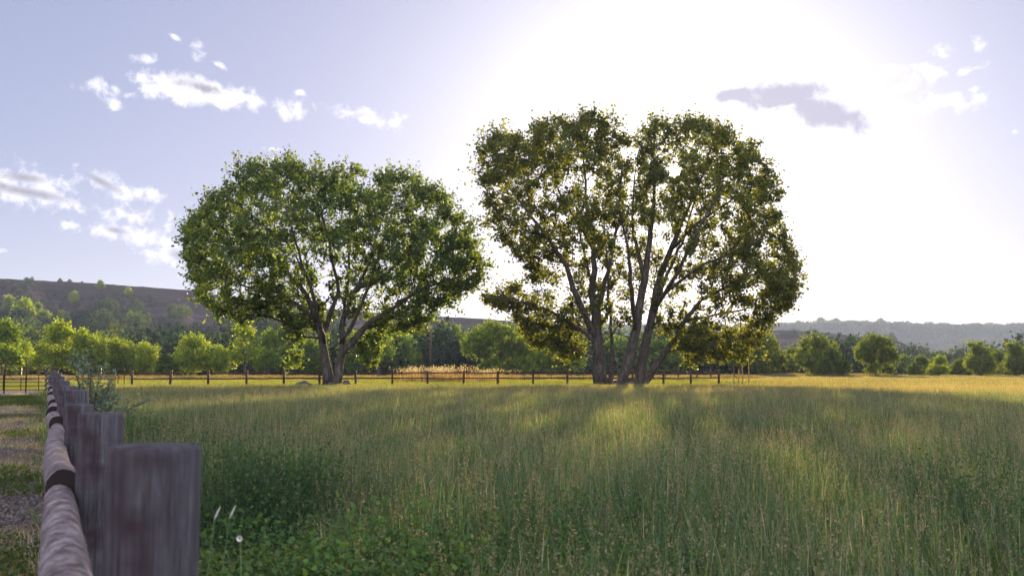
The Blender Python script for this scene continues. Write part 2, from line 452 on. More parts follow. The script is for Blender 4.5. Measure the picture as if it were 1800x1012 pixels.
T2_holes = [(1187,299,17,.95),(1165,272,14,.9),(1012,328,26,.75),(1106,272,16,.95),(1103,330,14,.8),(1205,372,18,.7),(1288,372,18,.8),(1098,420,22,.6),(952,520,20,.8),(1050,480,20,.6),
            (1300,560,26,.6),(1170,530,24,.6),(905,478,18,.9),(985,500,22,.6),(1115,560,60,.5),(1255,575,20,.6),(1155,440,24,.5),(960,350,12,.7),(1150,340,15,.5),(1345,445,16,.5)]
hero('cottonwood_tree', 'tallest cottonwood, several leaning trunks, the low sun shining through its crown', 'tree',
     None, Y2, T2_limbs, T2_poly, T2_holes, 1750, (1090, 672), 170, 8.2, (.09, .12, .052), 7, .12, [(1045, 530, 70, .8), (1150, 500, 80, .8), (990, 440, 45, .7), (1210, 540, 45, .7)])
rng = np.random.default_rng(5)

# ------------------------------------------------------------------ background tree kinds (10 m tall masters)
def master(seed, lobes, ntips, trunk, leafsize, colr, nlf=9, twl=.8, stems=1, ntw=4):
    """lobes: (x,y,z,rx,ry,rz); returns (trunk mesh, crown mesh)"""
    global rng
    rng = np.random.default_rng(seed)
    tips = []
    while len(tips) < ntips:
        lo = lobes[rng.integers(len(lobes))]; v = rng.normal(size=3); v /= np.linalg.norm(v); v *= rng.random() ** .4
        tips.append([lo[0] + v[0] * lo[3], lo[1] + v[1] * lo[4], max(.3, lo[2] + v[2] * lo[5])])
    tips = np.array(tips)
    limbs = []
    for s in range(stems):
        dx = (s - (stems - 1) / 2) * .35; lean = (s - (stems - 1) / 2) * 1.3
        limbs.append((np.array([(dx, 0, -.1), (dx + lean * .25, rng.normal() * .2, trunk * .5), (dx + lean * .7, rng.normal() * .4, trunk), (dx + lean * 1.2, rng.normal() * .6, trunk * 1.6)]),
                      np.array([.28, .2, .15, .06]) / math.sqrt(stems)))
    OKsave = tips
    tubes, td = grow(limbs, tips, 1.1, .3, .018)
    mw = MB(); ml = MB()
    for p, r in tubes: mw.tube(p, r, 5, cap=False)
    leaves_on(ml, None, tips, td, np.array([0, 0, trunk]), ntw, nlf, twl, leafsize, colr, .22, scatter=.9)
    a = mw.build('trunk', M_BARK_BG, None, smooth=True, link=False, usecol=False)
    b = ml.build('crown', M_LEAF_BG, None, link=False)
    return a.data, b.data
G = (.13, .175, .05)
KIND = {
 'broad': master(21, [(0,0,6.3,4.4,4,2.6),(-2.8,0,4.2,2.5,2.5,2.0),(2.8,0,3.8,2.4,2.5,2.0),(0,0,8,2.6,2.5,1.8),(-.8,0,2.4,2.6,2.2,1.6)], 330, 3, .34, G),
 'oval': master(22, [(0,0,6,2.3,2.3,3.6),(.5,0,8,1.6,1.6,1.8),(-.9,.3,2.9,2.0,1.9,1.8),(1.3,0,3.3,1.3,1.3,1.5)], 270, 2.2, .3, G),
 'clumpy': master(23, [(-1.2,0,7.3,1.7,1.6,2.3),(1.3,.3,6,1.9,1.8,2.3),(0,-.5,4,2.4,2.2,2),(-2.1,0,3.6,1.5,1.4,1.8),(2.3,0,2.6,1.5,1.3,1.7),(0,0,2,2,1.6,1.3)], 320, 2, .3, G, stems=2),
 'spreading': master(24, [(-3.6,0,6.2,2.3,2.3,1.3),(3.8,0,5.8,2.4,2.3,1.5),(0,0,8.1,2.8,2.6,1.6),(-1.6,1,6.8,2,2,1.3),(2,-1,7.3,2.2,2,1.5),(-5,0,4.8,1.4,1.5,1),(5.6,0,4.6,1.3,1.4,1.1),(0,0,5.6,2.4,2,1.5),(-2,0,4.2,1.6,1.5,1.1),(2.4,0,4,1.6,1.4,1.2),(-.5,0,2,1.8,1.5,1.1),(3.6,0,1.8,1.5,1.3,1)], 400, 2.6, .34, G, stems=3),
 'shrub': master(25, [(0,0,4.2,4.6,4.2,4.2),(-3,0,2.8,2.6,2.6,2.8),(3.2,0,3.2,2.6,2.6,3),(0,0,7.4,2.2,2.2,2.3)], 300, 1.9, .42, G, stems=3, twl=1.0),
 'thin': master(26, [(0,0,7.5,1.5,1.5,2.3),(.8,0,5,1.2,1.2,1.3),(-.9,0,4,1.1,1.1,1.1),(0,0,9,1,1,.9)], 170, 4, .3, G),
}
rng = np.random.default_rng(6)
def bgtree(name, kind, px, topy, Y, wfac, col, label, cat='tree', group=None, z0=0.0, rz=None):
    h = P(px, topy, Y)[2] - z0
    r = empty(name, (GX(px, Y), Y, z0), rng.uniform(-.7, .7) if rz is None else rz)
    s = h / 10.2; wfac *= rng.uniform(1.12, 1.4); r.scale = (s * wfac, s * wfac, s)
    tag(r, label, cat, group)
    for nm, me in zip(('trunk', 'crown'), KIND[kind]):
        c = bpy.data.objects.new(nm, me); COL.objects.link(c); c.parent = r; c.color = (*col, 1)
    return r
BR = (1.6, 1.65, .95); MID = (1.15, 1.35, .9); DK = (.62, .78, .85); YL = (1.95, 1.95, 1.0)
TREES = [
 # left row, bright cottonwoods beyond the pasture
 ('cottonwood_tree','oval',4,563,150,1.0,MID,'green tree cut off by the left edge of the photo behind the steel gate'),
 ('cottonwood_tree','broad',38,598,165,.7,YL,'pale yellow-green low tree directly above the arched steel gate'),
 ('cottonwood_tree','oval',96,565,150,1.0,BR,'tall bright upright tree rising above the far end of the log fence'),
 ('cottonwood_tree','clumpy',150,572,150,.95,BR,'bright lumpy tree right behind the feathery olive shrub'),
 ('cottonwood_tree','clumpy',208,590,155,1.0,BR,'bright tree above the small steel panel at the rail fence end'),
 ('cottonwood_tree','clumpy',258,597,160,.85,YL,'yellow-green tree left of the dark rounded thicket'),
 ('shrub','shrub',292,622,150,.9,DK,'dark blue-green rounded thicket between bright trees on the left'),
 ('cottonwood_tree','broad',342,584,155,.7,BR,'bright full-crowned tree right of the dark rounded thicket'),
 ('cottonwood_tree','clumpy',388,602,158,.75,BR,'small bright tree at the foot of the bare slope, left of the domed cottonwood'),
 ('cottonwood_tree','thin',430,574,160,1.15,YL,'slender pale tree under the left rim of the domed cottonwood crown'),
 ('cottonwood_tree','oval',470,580,165,.9,MID,'mid-green tree beside the slender pale one under the domed crown'),
 ('cottonwood_tree','oval',506,572,170,1.1,DK,'dark blue-green dense tree behind the left hanging leaves of the domed cottonwood'),
 ('cottonwood_tree','clumpy',548,590,175,1.0,MID,'mid-green tree just left of the domed cottonwood trunk'),
 ('cottonwood_tree','broad',625,585,180,.7,MID,'mid-green tree seen just right of the forked trunk'),
 ('cottonwood_tree','thin',665,580,170,1.3,MID,'lean tree with visible stems under the right limb of the domed cottonwood'),
 ('cottonwood_tree','broad',700,572,185,.7,MID,'green tree under the right rim of the domed crown'),
 ('cottonwood_tree','shrub',735,562,200,.75,(.75,.88,.8),'dark leafy tree left of the bare brown pole'),
 ('cottonwood_tree','broad',790,566,195,.75,(.8,.95,.8),'dark green tree right behind the pale reed plumes'),
 ('cottonwood_tree','spreading',868,560,165,.85,(.9,1.0,.75),'wide arching dark tree in the gap between the two big cottonwoods'),
 ('cottonwood_tree','broad',935,575,170,.6,BR,'bright green tree under the lowest left limb of the tallest cottonwood'),
 ('cottonwood_tree','clumpy',985,580,172,1.1,BR,'bright lumpy tree left of the tallest cottonwood trunks'),
 ('cottonwood_tree','broad',1085,590,190,.8,MID,'green tree seen between the leaning trunks'),
 ('cottonwood_tree','clumpy',1175,592,185,1.1,MID,'green tree right of the leaning trunks behind the rail fence'),
 ('cottonwood_tree','broad',1235,596,190,.8,BR,'bright tree behind the right end of the rail fence'),
 ('cottonwood_tree','thin',1300,592,180,1.2,MID,'slim tree above the yellow marker stakes'),
 ('cottonwood_tree','broad',1345,582,165,.68,(1,1.0,.7),'olive-green tree just right of the tallest cottonwood crown rim'),
 ('cottonwood_tree','broad',1437,584,160,.78,(1,1.02,.72),'full olive-green tree left of the widest tree on the right'),
 ('shrub','shrub',1462,611,150,.85,(.72,.8,.72),'dark rounded bush in front between two olive-green trees'),
 ('cottonwood_tree','spreading',1540,583,150,.8,(.95,1.0,.65),'widest spreading multi-stemmed tree on the right side'),
 ('shrub','shrub',1620,624,160,.9,(.65,.75,.65),'dark low bush left of the small bright round bush'),
 ('shrub','oval',1650,625,150,1.3,BR,'small bright round bush standing alone at the right field edge'),
 ('shrub','shrub',1688,630,165,1.2,(.7,.8,.65),'dark low bush right of the small bright round bush'),
 ('cottonwood_tree','clumpy',1724,595,155,.95,(1,1.05,.7),'olive tree with two crowns, left of the pair near the right edge'),
 ('cottonwood_tree','shrub',1755,615,165,.75,(.68,.78,.65),'dark dense tree filling between the right-hand olive trees'),
 ('cottonwood_tree','clumpy',1786,596,155,.9,(1,1.05,.7),'olive tree nearest the right edge of the photo'),
 ('cottonwood_tree','broad',1398,605,190,.6,(.85,.95,.75),'small tree in the gap left of the full olive-green tree'),
 ('cottonwood_tree','broad',1592,622,200,.6,(1.1,1.1,.7),'small hazy tree at the foot of the dark knoll'),
 ('cottonwood_tree','thin',222,600,175,1.0,MID,'thin tree in the gap between bright trees above the steel panel'),
 ('cottonwood_tree','shrub',30,622,175,.8,(.9,1,.9),'low green thicket behind the arched gate'),
]
for t in TREES: bgtree(*t[:7], t[7], cat='shrub' if t[0] == 'shrub' else 'tree')

# ------------------------------------------------------------------ scatter of uncountable growth
def scatter(name, protos, pts, rot, scl, idx, label, cat, kind='stuff'):
    c = bpy.data.collections.new(name + '_sources')
    for i, p in enumerate(protos):
        p.name = 'src_%02d_%s' % (i, name); c.objects.link(p)
    me = bpy.data.meshes.new(name); me.vertices.add(len(pts)); me.vertices.foreach_set('co', np.asarray(pts, np.float32).ravel())
    for nm, ty, dat in (('rot', 'FLOAT_VECTOR', rot), ('scl', 'FLOAT_VECTOR', scl), ('idx', 'INT', idx)):
        a = me.attributes.new(nm, ty, 'POINT')
        a.data.foreach_set('vector' if ty == 'FLOAT_VECTOR' else 'value', np.asarray(dat, np.float32 if ty != 'INT' else np.int32).ravel())
    o = bpy.data.objects.new(name, me); COL.objects.link(o); tag(o, label, cat, None, kind)
    g = bpy.data.node_groups.new(name, 'GeometryNodeTree')
    g.interface.new_socket('Geometry', in_out='INPUT', socket_type='NodeSocketGeometry')
    g.interface.new_socket('Geometry', in_out='OUTPUT', socket_type='NodeSocketGeometry')
    gi = g.nodes.new('NodeGroupInput'); go = g.nodes.new('NodeGroupOutput')
    ip = g.nodes.new('GeometryNodeInstanceOnPoints'); ci = g.nodes.new('GeometryNodeCollectionInfo')
    ci.inputs['Collection'].default_value = c; ci.inputs['Separate Children'].default_value = True; ci.inputs['Reset Children'].default_value = True
    ip.inputs['Pick Instance'].default_value = True
    def attr(nm, ty):
        a = g.nodes.new('GeometryNodeInputNamedAttribute'); a.data_type = ty; a.inputs[0].default_value = nm; return a.outputs['Attribute']
    g.links.new(gi.outputs[0], ip.inputs['Points']); g.links.new(ci.outputs[0], ip.inputs['Instance'])
    g.links.new(attr('idx', 'INT'), ip.inputs['Instance Index'])
    r = g.nodes.new('FunctionNodeEulerToRotation'); g.links.new(attr('rot', 'FLOAT_VECTOR'), r.inputs[0])
    g.links.new(r.outputs[0], ip.inputs['Rotation']); g.links.new(attr('scl', 'FLOAT_VECTOR'), ip.inputs['Scale'])
    g.links.new(ip.outputs[0], go.inputs[0])
    m = o.modifiers.new('scatter', 'NODES'); m.node_group = g
    return o

def blades(mb, n, size, hmin, hmax, w, segs, cols, lean=.3, seed=0, round_=False):
    r = rng
    bx = r.uniform(-size / 2, size / 2, n); by = r.uniform(-size / 2, size / 2, n)
    if round_:
        a = r.uniform(0, 6.28, n); q = size / 2 * np.sqrt(r.random(n)); bx = q * np.cos(a); by = q * np.sin(a)
    h = r.uniform(hmin, hmax, n); ang = r.uniform(0, 6.28, n); ln = np.abs(r.normal(0, lean, n)) * h
    fa = r.uniform(0, 3.14, n)
    wv = np.stack([np.cos(fa), np.sin(fa), np.zeros(n)], 1) * (w * r.uniform(.6, 1.4, n))[:, None] / 2
    rings = []
    for k in range(segs + 1):
        u = k / segs
        c = np.stack([bx + np.cos(ang) * ln * u * u, by + np.sin(ang) * ln * u * u, h * (u - .12 * u * u * ln / h * 2) - .02], 1)
        rings.append((c, 1 - u ** 1.6))
    V = []
    for k, (c, ww) in enumerate(rings):
        if k == segs: V.append(c[:, None, :])
        else: V.append(np.stack([c - wv * ww, c + wv * ww], 1))
    v = np.concatenate(V, 1); per = v.shape[1]; v = v.reshape(-1, 3)
    i = np.arange(n)[:, None] * per; q = []
    for k in range(segs - 1): q.append(i + np.array([[2 * k, 2 * k + 1, 2 * k + 3, 2 * k + 2]]))
    t = i + np.array([[2 * segs - 2, 2 * segs - 1, 2 * segs]])
    ci = r.choice(len(cols), n, p=np.array([c[1] for c in cols]) / sum(c[1] for c in cols))
    cc = np.array([c[0] for c in cols])[ci] * r.choice([.45, .8, 1, 1.15, 1.6], n)[:, None] * r.uniform(.85, 1.15, n)[:, None]
    cc = np.concatenate([cc, np.ones((n, 1))], 1)
    fs = ([np.concatenate(q)] if q else []) + [t]
    mb.add(v, fs, np.repeat(cc, per, axis=0))
    return rings[-1][0]

def seedheads(mb, n, size, hmin, hmax, col, stalkw, hl, hw, k=10, pts=None):
    """stalk topped with a loose panicle"""
    tops = blades(mb, n, size, hmin, hmax, stalkw, 3, [(col, 1)], .18)
    T = np.repeat(tops, k, axis=0); u = rng.random(len(T))
    C = T + np.stack([rng.normal(0, hw, len(T)) * (1 - u * .6), rng.normal(0, hw, len(T)) * (1 - u * .6), (u - .75) * hl], 1)
    leaf_mesh(mb, C, rng.uniform(.6, 1.3, len(C)) * hl * .085, leafcols(len(C), np.array(col) * 1.15, .35, 0), up=-1.2)

GR = [((.088,.168,.08), 5), ((.13,.2,.08), 3), ((.125,.19,.14), 5), ((.05,.09,.045), 3), ((.22,.235,.13), 1.8), ((.38,.34,.26), 1.1)]
GRF = [((.09,.16,.095), 5), ((.125,.175,.078), 3), ((.19,.2,.07), 2), ((.28,.23,.13), 1.2)]
SEED = (.235, .21, .165)
near = []
for k in range(4):
    mb = MB(); blades(mb, 170, .7, .22, .64, .0105, 4, GR, .25 + .16 * k); blades(mb, 120, .7, .1, .35, .008, 3, GR, .5)
    blades(mb, 7, .7, .5, .85, .009, 5, GR, .5)
    seedheads(mb, 5 + 3 * k, .7, .5, .78, SEED, .003, .13, .011, 12)
    near.append(mb.build('g', M_GRASS, link=False))
midp = []
for k in range(3):
    mb = MB(); blades(mb, 290, 1.2, .25, .64, .017, 3, GR, .28 + .12 * k)
    seedheads(mb, 14 + 8 * k, 1.2, .5, .8, SEED, .006, .15, .015, 6)
    midp.append(mb.build('g', M_GRASS, link=False))
farp = []
for k in range(3):
    mb = MB(); blades(mb, 380, 2.4, .25, .62, .03, 2, GRF, .3)
    seedheads(mb, 26, 2.4, .5, .78, (.25, .22, .13), .012, .18, .03, 3)
    farp.append(mb.build('g', M_GRASS, link=False))

for k in range(2):
    mb = MB(); blades(mb, 380, 2.4, .25, .62, .03, 2, [((.14,.18,.06),4),((.22,.22,.09),4),((.28,.24,.15),3)], .3)
    seedheads(mb, 90, 2.4, .5, .78, (.28, .24, .16), .012, .18, .03, 3)
    farp.append(mb.build('g', M_GRASS, link=False))

def fence_x(y): return 0.211 - 0.464 * y
def meadow_ok(x, y):
    right = x > fence_x(y) + .12
    reach = np.where(x > 21 - 0 * y, 170, 77 + 0 * y)
    return right & (y < reach)
def hnoise(x, y, sc, off=0):
    return np.array([mnoise.noise(Vector((a * sc + off, b * sc, 3.1))) for a, b in zip(x, y)])
def field(y0, y1, sp, protos, base, marg=3):
    xs = []; ys = []
    y = y0
    while y < y1:
        hw = y * .56 + marg
        x = np.arange(-hw, hw, sp) + rng.uniform(-.4, .4) * sp
        yy = y + rng.uniform(-.4, .4, len(x)) * sp; x = x + rng.uniform(-.4, .4, len(x)) * sp
        xs.append(x); ys.append(yy); y += sp * .9
    x = np.concatenate(xs); yy = np.concatenate(ys); ok = meadow_ok(x, yy); x = x[ok]; yy = yy[ok]
    n = len(x); nz = hnoise(x, yy, .22); nz2 = hnoise(x, yy, .9, 7)
    s = .95 + .34 * nz + .34 * nz2
    s = np.clip(s, .5, 1.4)
    s = s * (1 - .62 * np.clip((yy - 44) / 30, 0, 1))
    edge = np.clip((x - fence_x(yy)) / 1.2, .55, 1)
    return (np.stack([x, yy, np.zeros(n)], 1), np.stack([rng.normal(0, .05, n), rng.normal(0, .05, n), rng.uniform(0, 6.28, n)], 1),
            np.stack([np.ones(n), np.ones(n), s * edge], 1), (rng.integers(0, len(protos), n) if len(protos) != 5 else np.where(rng.random(n) < np.clip(.25 + (x - 4) / 30 + .5 * nz, .1, .95), rng.integers(3, 5, n), rng.integers(0, 3, n))) + base)
parts = [field(1.2, 15, .42, near, 0), field(15, 42, .72, midp, 4), field(42, 172, 1.5, farp, 7, 6)]
scatter('meadow_grass', near + midp + farp, *[np.concatenate([p[i] for p in parts]) for i in range(4)],
        'tall green and tan meadow grass filling the field', 'grass')

pm = MB(); blades(pm, 420, 3, .05, .17, .03, 2, [((.13,.17,.05),3),((.17,.2,.06),3),((.24,.22,.09),1)], .6)
pm = pm.build('p', M_GRASS, link=False)
px_, py_ = np.meshgrid(np.arange(-75, 80, 2.6), np.arange(76, 128, 2.6)); px_ = px_.ravel() + rng.uniform(-1, 1, px_.size); py_ = py_.ravel() + rng.uniform(-1, 1, len(px_))
ok = (px_ > fence_x(py_)) & ((px_ < 21) | (py_ > 171)); px_ = px_[ok]; py_ = py_[ok]; n = len(px_)
scatter('pasture_grass', [pm], np.stack([px_, py_, np.full(n, -.01)], 1), np.stack([np.zeros(n), np.zeros(n), rng.uniform(0, 6.28, n)], 1), np.ones((n, 3)), np.zeros(n, int),
        'short bright yellow-green mown grass behind the rail fence', 'grass')

# broadleaf weeds (alfalfa like) in the near left of the meadow
def weedclump(n, h, rad, ls, col):
    mb = MB()
    a = rng.uniform(0, 6.28, n); q = rad * np.sqrt(rng.random(n))
    for i in range(n):
        b = np.array([q[i] * math.cos(a[i]), q[i] * math.sin(a[i]), 0]); hh = h * rng.uniform(.6, 1.15)
        d = np.array([math.cos(a[i]), math.sin(a[i]), 0]) * rng.uniform(0, .35) * hh
        pts = np.array([b, b + d * .35 + [0, 0, hh * .5], b + d + [0, 0, hh]])
        mb.tube(pts, [.003, .0025, .0012], 3, cap=False, c=(col[0] * .8, col[1] * .8, col[2], 1))
        m = 26; u = rng.uniform(.15, 1.05, m)[:, None]
        C = pts[0] * (1 - u) ** 2 + 2 * pts[1] * u * (1 - u) + pts[2] * u ** 2 + rng.normal(size=(m, 3)) * np.array([.035, .035, .02])
        leaf_mesh(mb, C, ls * rng.uniform(.6, 1.4, m), leafcols(m, col, .25, .1), up=-.1)
    return mb.build('w', M_WEED, link=False)
wp = [weedclump(22, .62, .24, .036, (.085, .165, .065)), weedclump(20, .72, .27, .026, (.07, .125, .06)), weedclump(20, .5, .22, .036, (.14, .21, .075))]
wx = []; 
def cluster(px, py, n, spx, spy, hh, kinds, z=.5):
    for _ in range(n):
        a = px + rng.normal() * spx; b = py + rng.normal() * spy
        d = ray(a, b); k = (z - CAMZ) / d[2]
        if k <= 0 or k > 80: continue
        x, y = d[0] * k, d[1] * k
        if x < fence_x(y) + .25: continue
        wx.append((x, y, hh * rng.uniform(.8, 1.2), int(rng.choice(kinds))))
cluster(450, 860, 13, 36, 18, .95, [0, 1, 1]); cluster(515, 835, 11, 26, 12, .95, [0, 1])
cluster(385, 860, 8, 12, 24, 1.0, [1]); cluster(570, 965, 20, 90, 25, .75, [2, 2, 0], .4); cluster(730, 990, 14, 70, 20, .7, [2, 0], .35)
cluster(480, 1010, 16, 70, 25, .7, [2, 0], .35); cluster(240, 752, 8, 12, 5, .9, [0, 1]); cluster(300, 756, 7, 30, 5, .85, [0, 1])
cluster(1150, 995, 14, 120, 25, .6, [0, 2], .3); cluster(900, 880, 7, 120, 40, .85, [0, 1]); cluster(1700, 850, 4, 30, 20, .85, [1]); cluster(1250, 790, 4, 60, 12, .9, [1, 0])
wx = np.array(wx); n = len(wx)
scatter('broadleaf_weeds', wp, np.stack([wx[:, 0], wx[:, 1], np.zeros(n)], 1), np.stack([rng.normal(0, .06, n), rng.normal(0, .06, n), rng.uniform(0, 6.28, n)], 1),
        np.stack([np.ones(n), np.ones(n), wx[:, 2]], 1), wx[:, 3], 'leafy dark green weeds growing in the near grass beside the log fence', 'weeds')

# lane weeds and dry tufts
lp = []
mb = MB(); blades(mb, 120, .5, .03, .12, .008, 2, [((.09,.13,.04),3),((.15,.16,.06),2),((.3,.25,.16),2)], .8, round_=True)
leaf_mesh(mb, np.stack([rng.normal(0, .17, 160), rng.normal(0, .17, 160), rng.uniform(.01, .09, 160)], 1), rng.uniform(.02, .05, 160), leafcols(160, (.08, .12, .045)), up=0)
lp.append(mb.build('l', M_WEED, link=False))
mb = MB(); blades(mb, 130, .5, .04, .16, .004, 2, [((.5,.42,.3),3),((.38,.3,.19),2)], 1.3, round_=True); lp.append(mb.build('l', M_WEED, link=False))
mb = MB()                                     # pebbles, clods and straw bits
for k in range(60):
    c = np.array([rng.normal(0, .25), rng.normal(0, .25), .003]); s = rng.uniform(.006, .02)
    mb.tube([c, c + [0, 0, s * .8], c + [0, 0, s * 1.3]], [s, s * .9, s * .3], 5, c=(*(np.array([.2, .17, .165]) * rng.uniform(.6, 1.5)), 1))
lp.append(mb.build('l', M_WEED, link=False))
pts = []; ii = []; sc = []
for _ in range(3600):
    y = 3.5 + 52 * rng.random() ** 1.3; x = fence_x(y) - .1 - rng.random() * (1.2 + y * .12)
    nz = mnoise.noise(Vector((x * .45, y * .3, 1.7))); nd = mnoise.noise(Vector((x * .5, y * .4, 9.7)))
    if (nz > .26 and rng.random() < .16) or (abs(x - fence_x(y) + .4) < .25 and rng.random() < .02) or (38 < y < 50 and rng.random() < .5): ii.append(0); sc.append(rng.uniform(.7, 1.4))
    elif nd > -.08 and rng.random() < .5: ii.append(1); sc.append(rng.uniform(.6, 1.3))
    elif rng.random() < .5: ii.append(2); sc.append(rng.uniform(.6, 1.3))
    else: continue
    pts.append((x, y, .012))
n = len(pts)
scatter('lane_ground_cover', lp, np.array(pts), np.stack([np.zeros(n), np.zeros(n), rng.uniform(0, 6.28, n)], 1), np.repeat(np.array(sc)[:, None], 3, 1), np.array(ii),
        'low green weeds, straw and pebbles scattered along the dirt lane', 'ground cover')

# ------------------------------------------------------------------ ground sheets
def sheet(name, poly, z, mat, div=None):
    v = np.array([(x, y, z) for x, y in poly]); o = mesh_np(name, v, np.arange(len(v))[None, :], mat); tag(o, kind='structure'); return o
sheet('ground', [(-3500, -60), (3500, -60), (3500, 3900), (-3500, 3900)], -.02, M_TAN)
sheet('pasture', [(-200, 40), (200, 40), (320, 210), (-320, 210)], -.012, M_PASTURE)
sheet('meadow_ground', [(fence_x(-10), -10), (60, -10), (140, 172), (22, 172), (21, 83), (fence_x(83), 83)], -.004, M_FIELD)
# dirt lane with gentle ruts
gx = np.linspace(0, 1, 30); gy = np.linspace(-6, 64, 140); V = []
for y in gy:
    for u in gx:
        x = fence_x(y) + .1 - u * (9 + max(0, y) * .25)
        z = .006 + .018 * max(0, tri_noise(x, y, 0, 1.3)) + .012 * max(0, tri_noise(x, y, 4, 4)); V.append((x, y, z))
i = np.arange(139)[:, None] * 30; j = np.arange(29)[None, :]
lane = mesh_np('dirt_lane', V, np.stack([i + j, i + j + 1, i + 31 + j, i + 30 + j], -1).reshape(-1, 4), M_LANE, smooth=True); tag(lane, kind='structure')
sheet('farm_road', [(10, 88.5), (17, 88.2), (17, 91.5), (10, 91.5)], -.006, M_PALE)
sheet('far_track', [(-60, 100), (140, 180), (140, 186), (-60, 104)], -.008, M_TAN)

# ------------------------------------------------------------------ log fence beside the lane
fence = empty('log_fence', (fence_x(2), 2, 0)); tag(fence, 'weathered grey round-post log fence running away along the dirt lane', 'fence')
base = np.array([fence_x(2), 2, 0])
tops = [1.345, 1.3, 1.25, 1.29, 1.285, 1.31, 1.28, 1.33, 1.3, 1.36, 1.3, 1.34, 1.31, 1.35, 1.3, 1.33, 1.36, 1.32, 1.34, 1.3, 1.35, 1.33]
FRAD = [.089, .096, .092, .105, .1] 
for k, tz in enumerate([1.33] + tops):
    y = -.4 + 2.4 * k
    r = FRAD[k - 1] if 1 <= k <= 5 else .1 + rng.uniform(-.01, .01)
    x = fence_x(y) + [0, 0, .02, .01, .05, 0][min(k, 5)]
    n = 28; m = 14
    zz = np.concatenate([np.linspace(0, tz - .012, m - 2), [tz - .004, tz]]); rr = np.concatenate([np.linspace(r * 1.03, r * .985, m - 2), [r * .97, r * .93]])
    ang = np.arange(n) * 2 * math.pi / n
    ph = rng.uniform(0, 6.28)
    lobes = 1 + .012 * np.sin(3 * ang + ph) + .012 * np.sin(7 * ang + ph * 2) + .006 * rng.normal(size=n)
    lx = rng.normal() * .006; ly = rng.normal() * .006
    V = np.array([(math.cos(a) * q * lb + lx * z, math.sin(a) * q * lb + ly * z, z) for z, q in zip(zz, rr) for a, lb in zip(ang, lobes)])
    i = np.arange(m - 1)[:, None] * n; j = np.arange(n)[None, :]; j2 = (j + 1) % n
    V = np.concatenate([V, [[0, 0, tz + .003]]]); c = len(V) - 1
    jj = np.arange(n)
    p = mesh_np('post', V, [np.stack([i + j, i + j2, i + n + j2, i + n + j], -1).reshape(-1, 4), np.stack([(m - 1) * n + jj, (m - 1) * n + (jj + 1) % n, np.full(n, c)], 1)], M_POST, fence, smooth=False)
    p.data.polygons.foreach_set('use_smooth', np.ones(len(p.data.polygons), bool))
    p.location = (x - base[0], y - base[1], 0); p.rotation_euler[2] = rng.uniform(0, 6.28) * 0
knots = [-2.8, 4.4, 9.2, 11.6, 14.0, 18.8, 23.6, 28.4, 33.2, 38.0, 42.8, 47.6, 52.4]
for lev, zc in ((0, .925), (1, .48)):
    for a, b in zip(knots[:-1], knots[1:]):
        m = 26; n = 16
        ra, rb = (.078 + rng.uniform(-.005, .006), .072 + rng.uniform(-.004, .004))
        if a < 0: ra, rb = .085, .07
        sag = rng.uniform(-.012, .02); lift = .045
        ang = np.arange(n) * 2 * math.pi / n; V = []
        o1 = rng.uniform(-.018, .018); ph = rng.uniform(0, 6)
        for t in np.linspace(0, 1, m):
            y = a + .03 + (b - a - .02) * t; rr = ra + (rb - ra) * t
            cx = fence_x(y) - (.117 if lev == 0 else .06) - rr * .2 + .02 * math.sin(t * 4 + ph) * (1 if a > 0 else .6) + o1
            cz = zc + lift * (1 - t) - sag * math.sin(t * math.pi) + .008 * math.sin(t * 9 + ph)
            for q, an in enumerate(ang):
                w = rr * (1 + .05 * tri_noise(math.cos(an) * 1.5, y * 3, math.sin(an) * 1.5, 1.2) + .1 * max(0, tri_noise(an, y * 1.4, 5, 1.7)))
                V.append((cx + math.cos(an) * w, y, cz + math.sin(an) * w))
        V = np.array(V) - base
        i = np.arange(m - 1)[:, None] * n; j = np.arange(n)[None, :]; j2 = (j + 1) % n
        rail = mesh_np('rail', V, [np.stack([i + j, i + n + j, i + n + j2, i + j2], -1).reshape(-1, 4)], M_RAIL, fence, smooth=True)
        endv = np.concatenate([V[:n], V[-n:]]); 
        mesh_np('rail_end', endv[:n], [np.arange(n)[None, :]], M_RAILEND, rail)
        mesh_np('rail_end', endv[n:], [np.arange(n)[::-1][None, :].copy()], M_RAILEND, rail)

# ------------------------------------------------------------------ far rail fence
rf = empty('rail_fence', (GX(583, 86), 86, 0)); tag(rf, 'long dark brown two-rail post fence crossing the field behind the cottonwoods', 'fence')
rb_ = np.array([GX(583, 86), 86, 0])
pxs = [233, 300, 367, 434, 500, 562, 626, 690, 752, 815, 875, 937, 997, 1055, 1111, 1166, 1214, 1263]
pp = []
for k, px in enumerate(pxs):
    Y = 82 + k * .45; x = GX(px, Y); pp.append((x, Y))
    mb = MB(); w = .085 + rng.uniform(-.01, .015); h = 1.24 + rng.uniform(-.05, .06)
    mb.box((-w, -w, 0), (w, w, h - .02)); mb.box((-w * .8, -w * .8, h - .02), (w * .8, w * .8, h))
    o = mb.build('post', M_BROWN, rf, usecol=False); o.location = (x - rb_[0], Y - rb_[1], 0); o.rotation_euler = (rng.normal() * .02, rng.normal() * .025, rng.normal() * .1)
for (x0, y0), (x1, y1) in zip(pp[:-1], pp[1:]):
    for z in (1.04, .56):
        mb = MB(); a = np.array([x0, y0, z + rng.normal() * .02]) - rb_; b = np.array([x1, y1, z + rng.normal() * .02]) - rb_
        mid = (a + b) / 2 + np.array([0, 0, -.025 + rng.normal() * .015])
        mb.tube([a, mid, b], [.06, .052, .06], 6); mb.build('rail', M_BROWN, rf, usecol=False)
